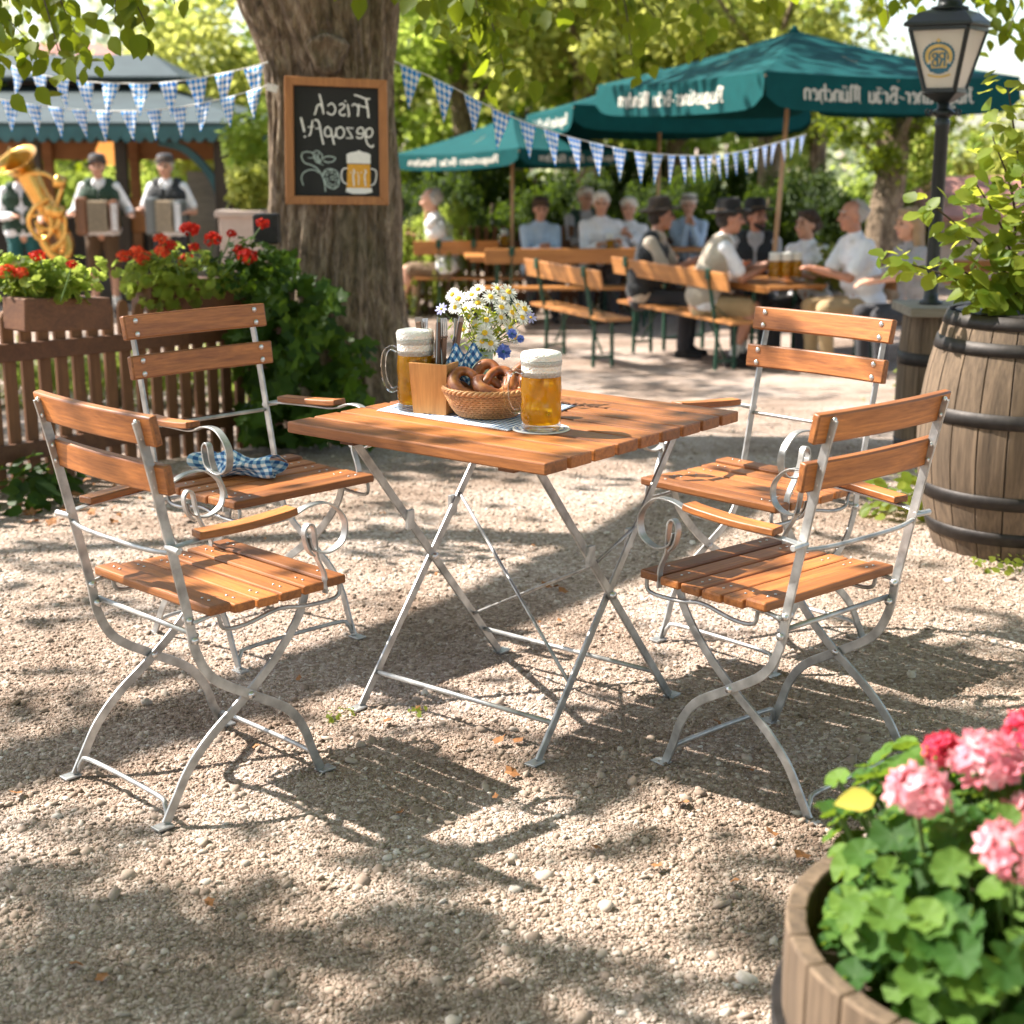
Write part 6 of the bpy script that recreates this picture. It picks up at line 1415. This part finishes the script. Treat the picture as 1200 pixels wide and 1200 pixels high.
def bgtree(px,Y,topy,rad,kind,label,trunk=None,hs=1.,base=None,tw=.16):
    """crown centred at pixel px, its top at pixel topy"""
    z=at(px,topy,Y).z-rad*.95*hs;x=atx(px,Y,z);t=empty('tree',Vector((x,Y,zg(Y))),random.uniform(0,6.28),label,'tree','trees behind the beer garden')
    o=link('crown',CR[kind],t);o.location=(0,0,z-zg(Y));o.scale=(rad,rad,rad*hs)
    V=MB();hgt=max(.8,z-zg(Y));V.tube(crom([(0,0,-.1),(.05,.03,hgt*.4),(-.04,0,hgt*.8),(0,0,hgt)],5),[tw*(1.25-.7*i/15) for i in range(16)],12)
    for k in range(6):
        a=k*1.05;V.tube(crom([(0,0,hgt*(.6+.05*k)),(math.cos(a)*rad*.3,math.sin(a)*rad*.3,hgt*(.8+.05*k)),(math.cos(a)*rad*.7,math.sin(a)*rad*.7,hgt*(.95+.06*k))],4),[tw*.4,tw*.36,tw*.3,tw*.27,tw*.24,tw*.2,tw*.17,tw*.13,tw*.1],7)
    V.obj('trunk',M['bark'],t,True);return t
bgtree(1048,19.5,58,.85,'mid','tree with thick brown trunk behind the grey haired man and the lamp',tw=.22)
bgtree(905,22,-95,1.7,'gold','tree behind the big parasol pole with yellow green crown',tw=.18)
bgtree(688,24,-190,2.5,'gold','broad sunlit tree behind the middle beer table',tw=.22)
bgtree(540,26,-165,2.6,'lime','bright lime green tree right of the chalkboard trunk',tw=.2)
bgtree(800,25,-120,2.2,'lime','light green tree above the parasol left corner',tw=.2)
bgtree(610,33,-160,4.2,'mid','tall mid green tree farthest back in the middle')
bgtree(830,34,-120,3.6,'gold','tall yellow green tree far back above the big parasol')
bgtree(962,23,66,.7,'mid','slim tree with brown trunk behind the woman in the white blouse',tw=.15)
bgtree(1090,27,120,1.6,'lime','light green tree right behind the lamp post')
bgtree(1180,24,95,1.8,'gold','yellow green tree at the right edge above the shrub')
bgtree(255,26,-50,2.2,'gold','sunlit yellow green tree between bandstand and big tree trunk')
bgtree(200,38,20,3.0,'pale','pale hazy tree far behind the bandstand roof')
bgtree(30,30,-20,2.6,'mid','green tree at the left edge above the bandstand')
bgtree(330,30,-80,2.6,'lime','bright tree hidden mostly by the big trunk')
bgtree(450,30,-30,2.2,'gold','sunlit tree just right of the big trunk')
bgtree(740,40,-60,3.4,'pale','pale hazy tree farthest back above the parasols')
# undergrowth hedges
def hedge(px0,px1,Y,topy,kind,label,depth=.8,n=7):
    x0=atx(px0,Y,.5);x1=atx(px1,Y,.5);zt=at((px0+px1)/2,topy,Y).z;z0=zg(Y)
    t=empty('hedge',((x0+x1)/2,Y,z0),0,label,'hedge')
    V=MB()
    for k in range(n):
        x=(k+.5)/n*(x1-x0)-(x1-x0)/2;V.tube([(x,0,0),(x+.05,.02,(zt-z0)*.7)],.03,6)
    V.obj('stem',M['bark'],t)
    me=CR[kind]
    for k in range(n):
        o=link('foliage',me,t);x=(k+.5)/n*(x1-x0)-(x1-x0)/2;h=(zt-z0)*(.9+.16*math.sin(k*2.1));o.location=(x,random.uniform(-.2,.2),h*.5);o.scale=((x1-x0)/n*.85,depth,h*.56);o.rotation_euler=(0,0,random.uniform(-.4,.4))
hedge(440,760,19.5,190,'dark','dark green hedge behind the beer tables left half',1.0,6)
hedge(740,1010,20.5,185,'dark','dark green hedge behind the hat wearers',1.0,6)
hedge(1000,1260,22,200,'mid','mid green hedge at the right behind lamp and barrel',1.0,5)
hedge(470,900,25.2,160,'dark','tall dark hedge farthest back behind the tree trunks',1.2,7)
hedge(470,540,17.5,222,'lime','small sunlit bush behind the man in the white shirt by the tree',.4,2)
hedge(-60,330,27,150,'lime','bright green hedge seen through the bandstand',1.2,6)
hedge(-200,330,9.6,395,'lime','low bright planting behind the picket fence',.3,12)
leafy('flower_bush',(atx(985,13.5,.4),13.5,zg(13.5)+.85),.28,.25,.22,420,.08,'leaf_gold','yellow flowering bush behind the woman in the white blouse',LEAF_ROUND,seed=14)
# far woods: reads as one mass
g=np.random.default_rng(5);n=15000
px_=g.uniform(-60,60,n);py_=g.uniform(50,70,n);pz_=g.random(n)**.8*(6.5+1.5*np.sin(px_*.25)+np.sin(px_*.7))
pz_=np.where((px_>11)&(px_<26),pz_*.42,pz_)-.8
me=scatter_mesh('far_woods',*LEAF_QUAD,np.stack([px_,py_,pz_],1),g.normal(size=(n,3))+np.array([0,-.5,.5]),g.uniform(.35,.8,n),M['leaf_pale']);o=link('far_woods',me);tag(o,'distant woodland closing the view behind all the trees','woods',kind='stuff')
V=MB();V.add([(-60,25.5,-.612),(60,25.5,-.612),(60,90,-.612),(-60,90,-.612)],[(0,1,2,3)]);o=V.obj('lawn',M['lawn']);tag(o,'green lawn behind the beer garden',kind='structure')
# ================================================================== LIGHT, SKY, CAMERA
w=bpy.data.worlds.new('World');sc.world=w;w.use_nodes=True;nt=w.node_tree;bg=nt.nodes['Background']
sky=nt.nodes.new('ShaderNodeTexSky');sky.sky_type='NISHITA';sky.sun_disc=False
el=math.asin(SUN.z);az=math.atan2(SUN.x,SUN.y)
sky.sun_elevation=el;sky.sun_rotation=az;sky.air_density=1.;sky.dust_density=1.;sky.ozone_density=1.
hs=N(nt,'ShaderNodeHueSaturation',Saturation=.8);L(nt,sky.outputs[0],hs.inputs['Color']);L(nt,hs.outputs[0],bg.inputs[0]);bg.inputs[1].default_value=.095
sd=bpy.data.lights.new('sun','SUN');sd.energy=5.0;sd.angle=math.radians(.6);sd.color=(1,.92,.83);so=bpy.data.objects.new('sun',sd);C.objects.link(so);so.rotation_mode='QUATERNION';so.rotation_quaternion=SUN.to_track_quat('Z','Y')
cd=bpy.data.cameras.new('camera');cam=bpy.data.objects.new('camera',cd);C.objects.link(cam);sc.camera=cam
cam.location=(0,0,H);cam.rotation_euler=(pi/2-PITCH,0,0);cd.sensor_width=36;cd.lens=F/1200*36;cd.clip_end=1000;cd.clip_start=.05
cd.dof.use_dof=True;cd.dof.focus_distance=3.55;cd.dof.aperture_fstop=3.9;cd.dof.aperture_blades=0
sc.view_settings.view_transform='Standard';sc.view_settings.look='None';sc.view_settings.exposure=1.62;sc.view_settings.gamma=1
sc.render.engine='CYCLES';cy=sc.cycles
cy.use_denoising=True;cy.denoiser='OPENIMAGEDENOISE';cy.max_bounces=10;cy.diffuse_bounces=4;cy.glossy_bounces=4;cy.transmission_bounces=8;cy.transparent_max_bounces=24;cy.caustics_reflective=False;cy.caustics_refractive=False;cy.sample_clamp_indirect=8;cy.use_adaptive_sampling=True;cy.adaptive_threshold=.015
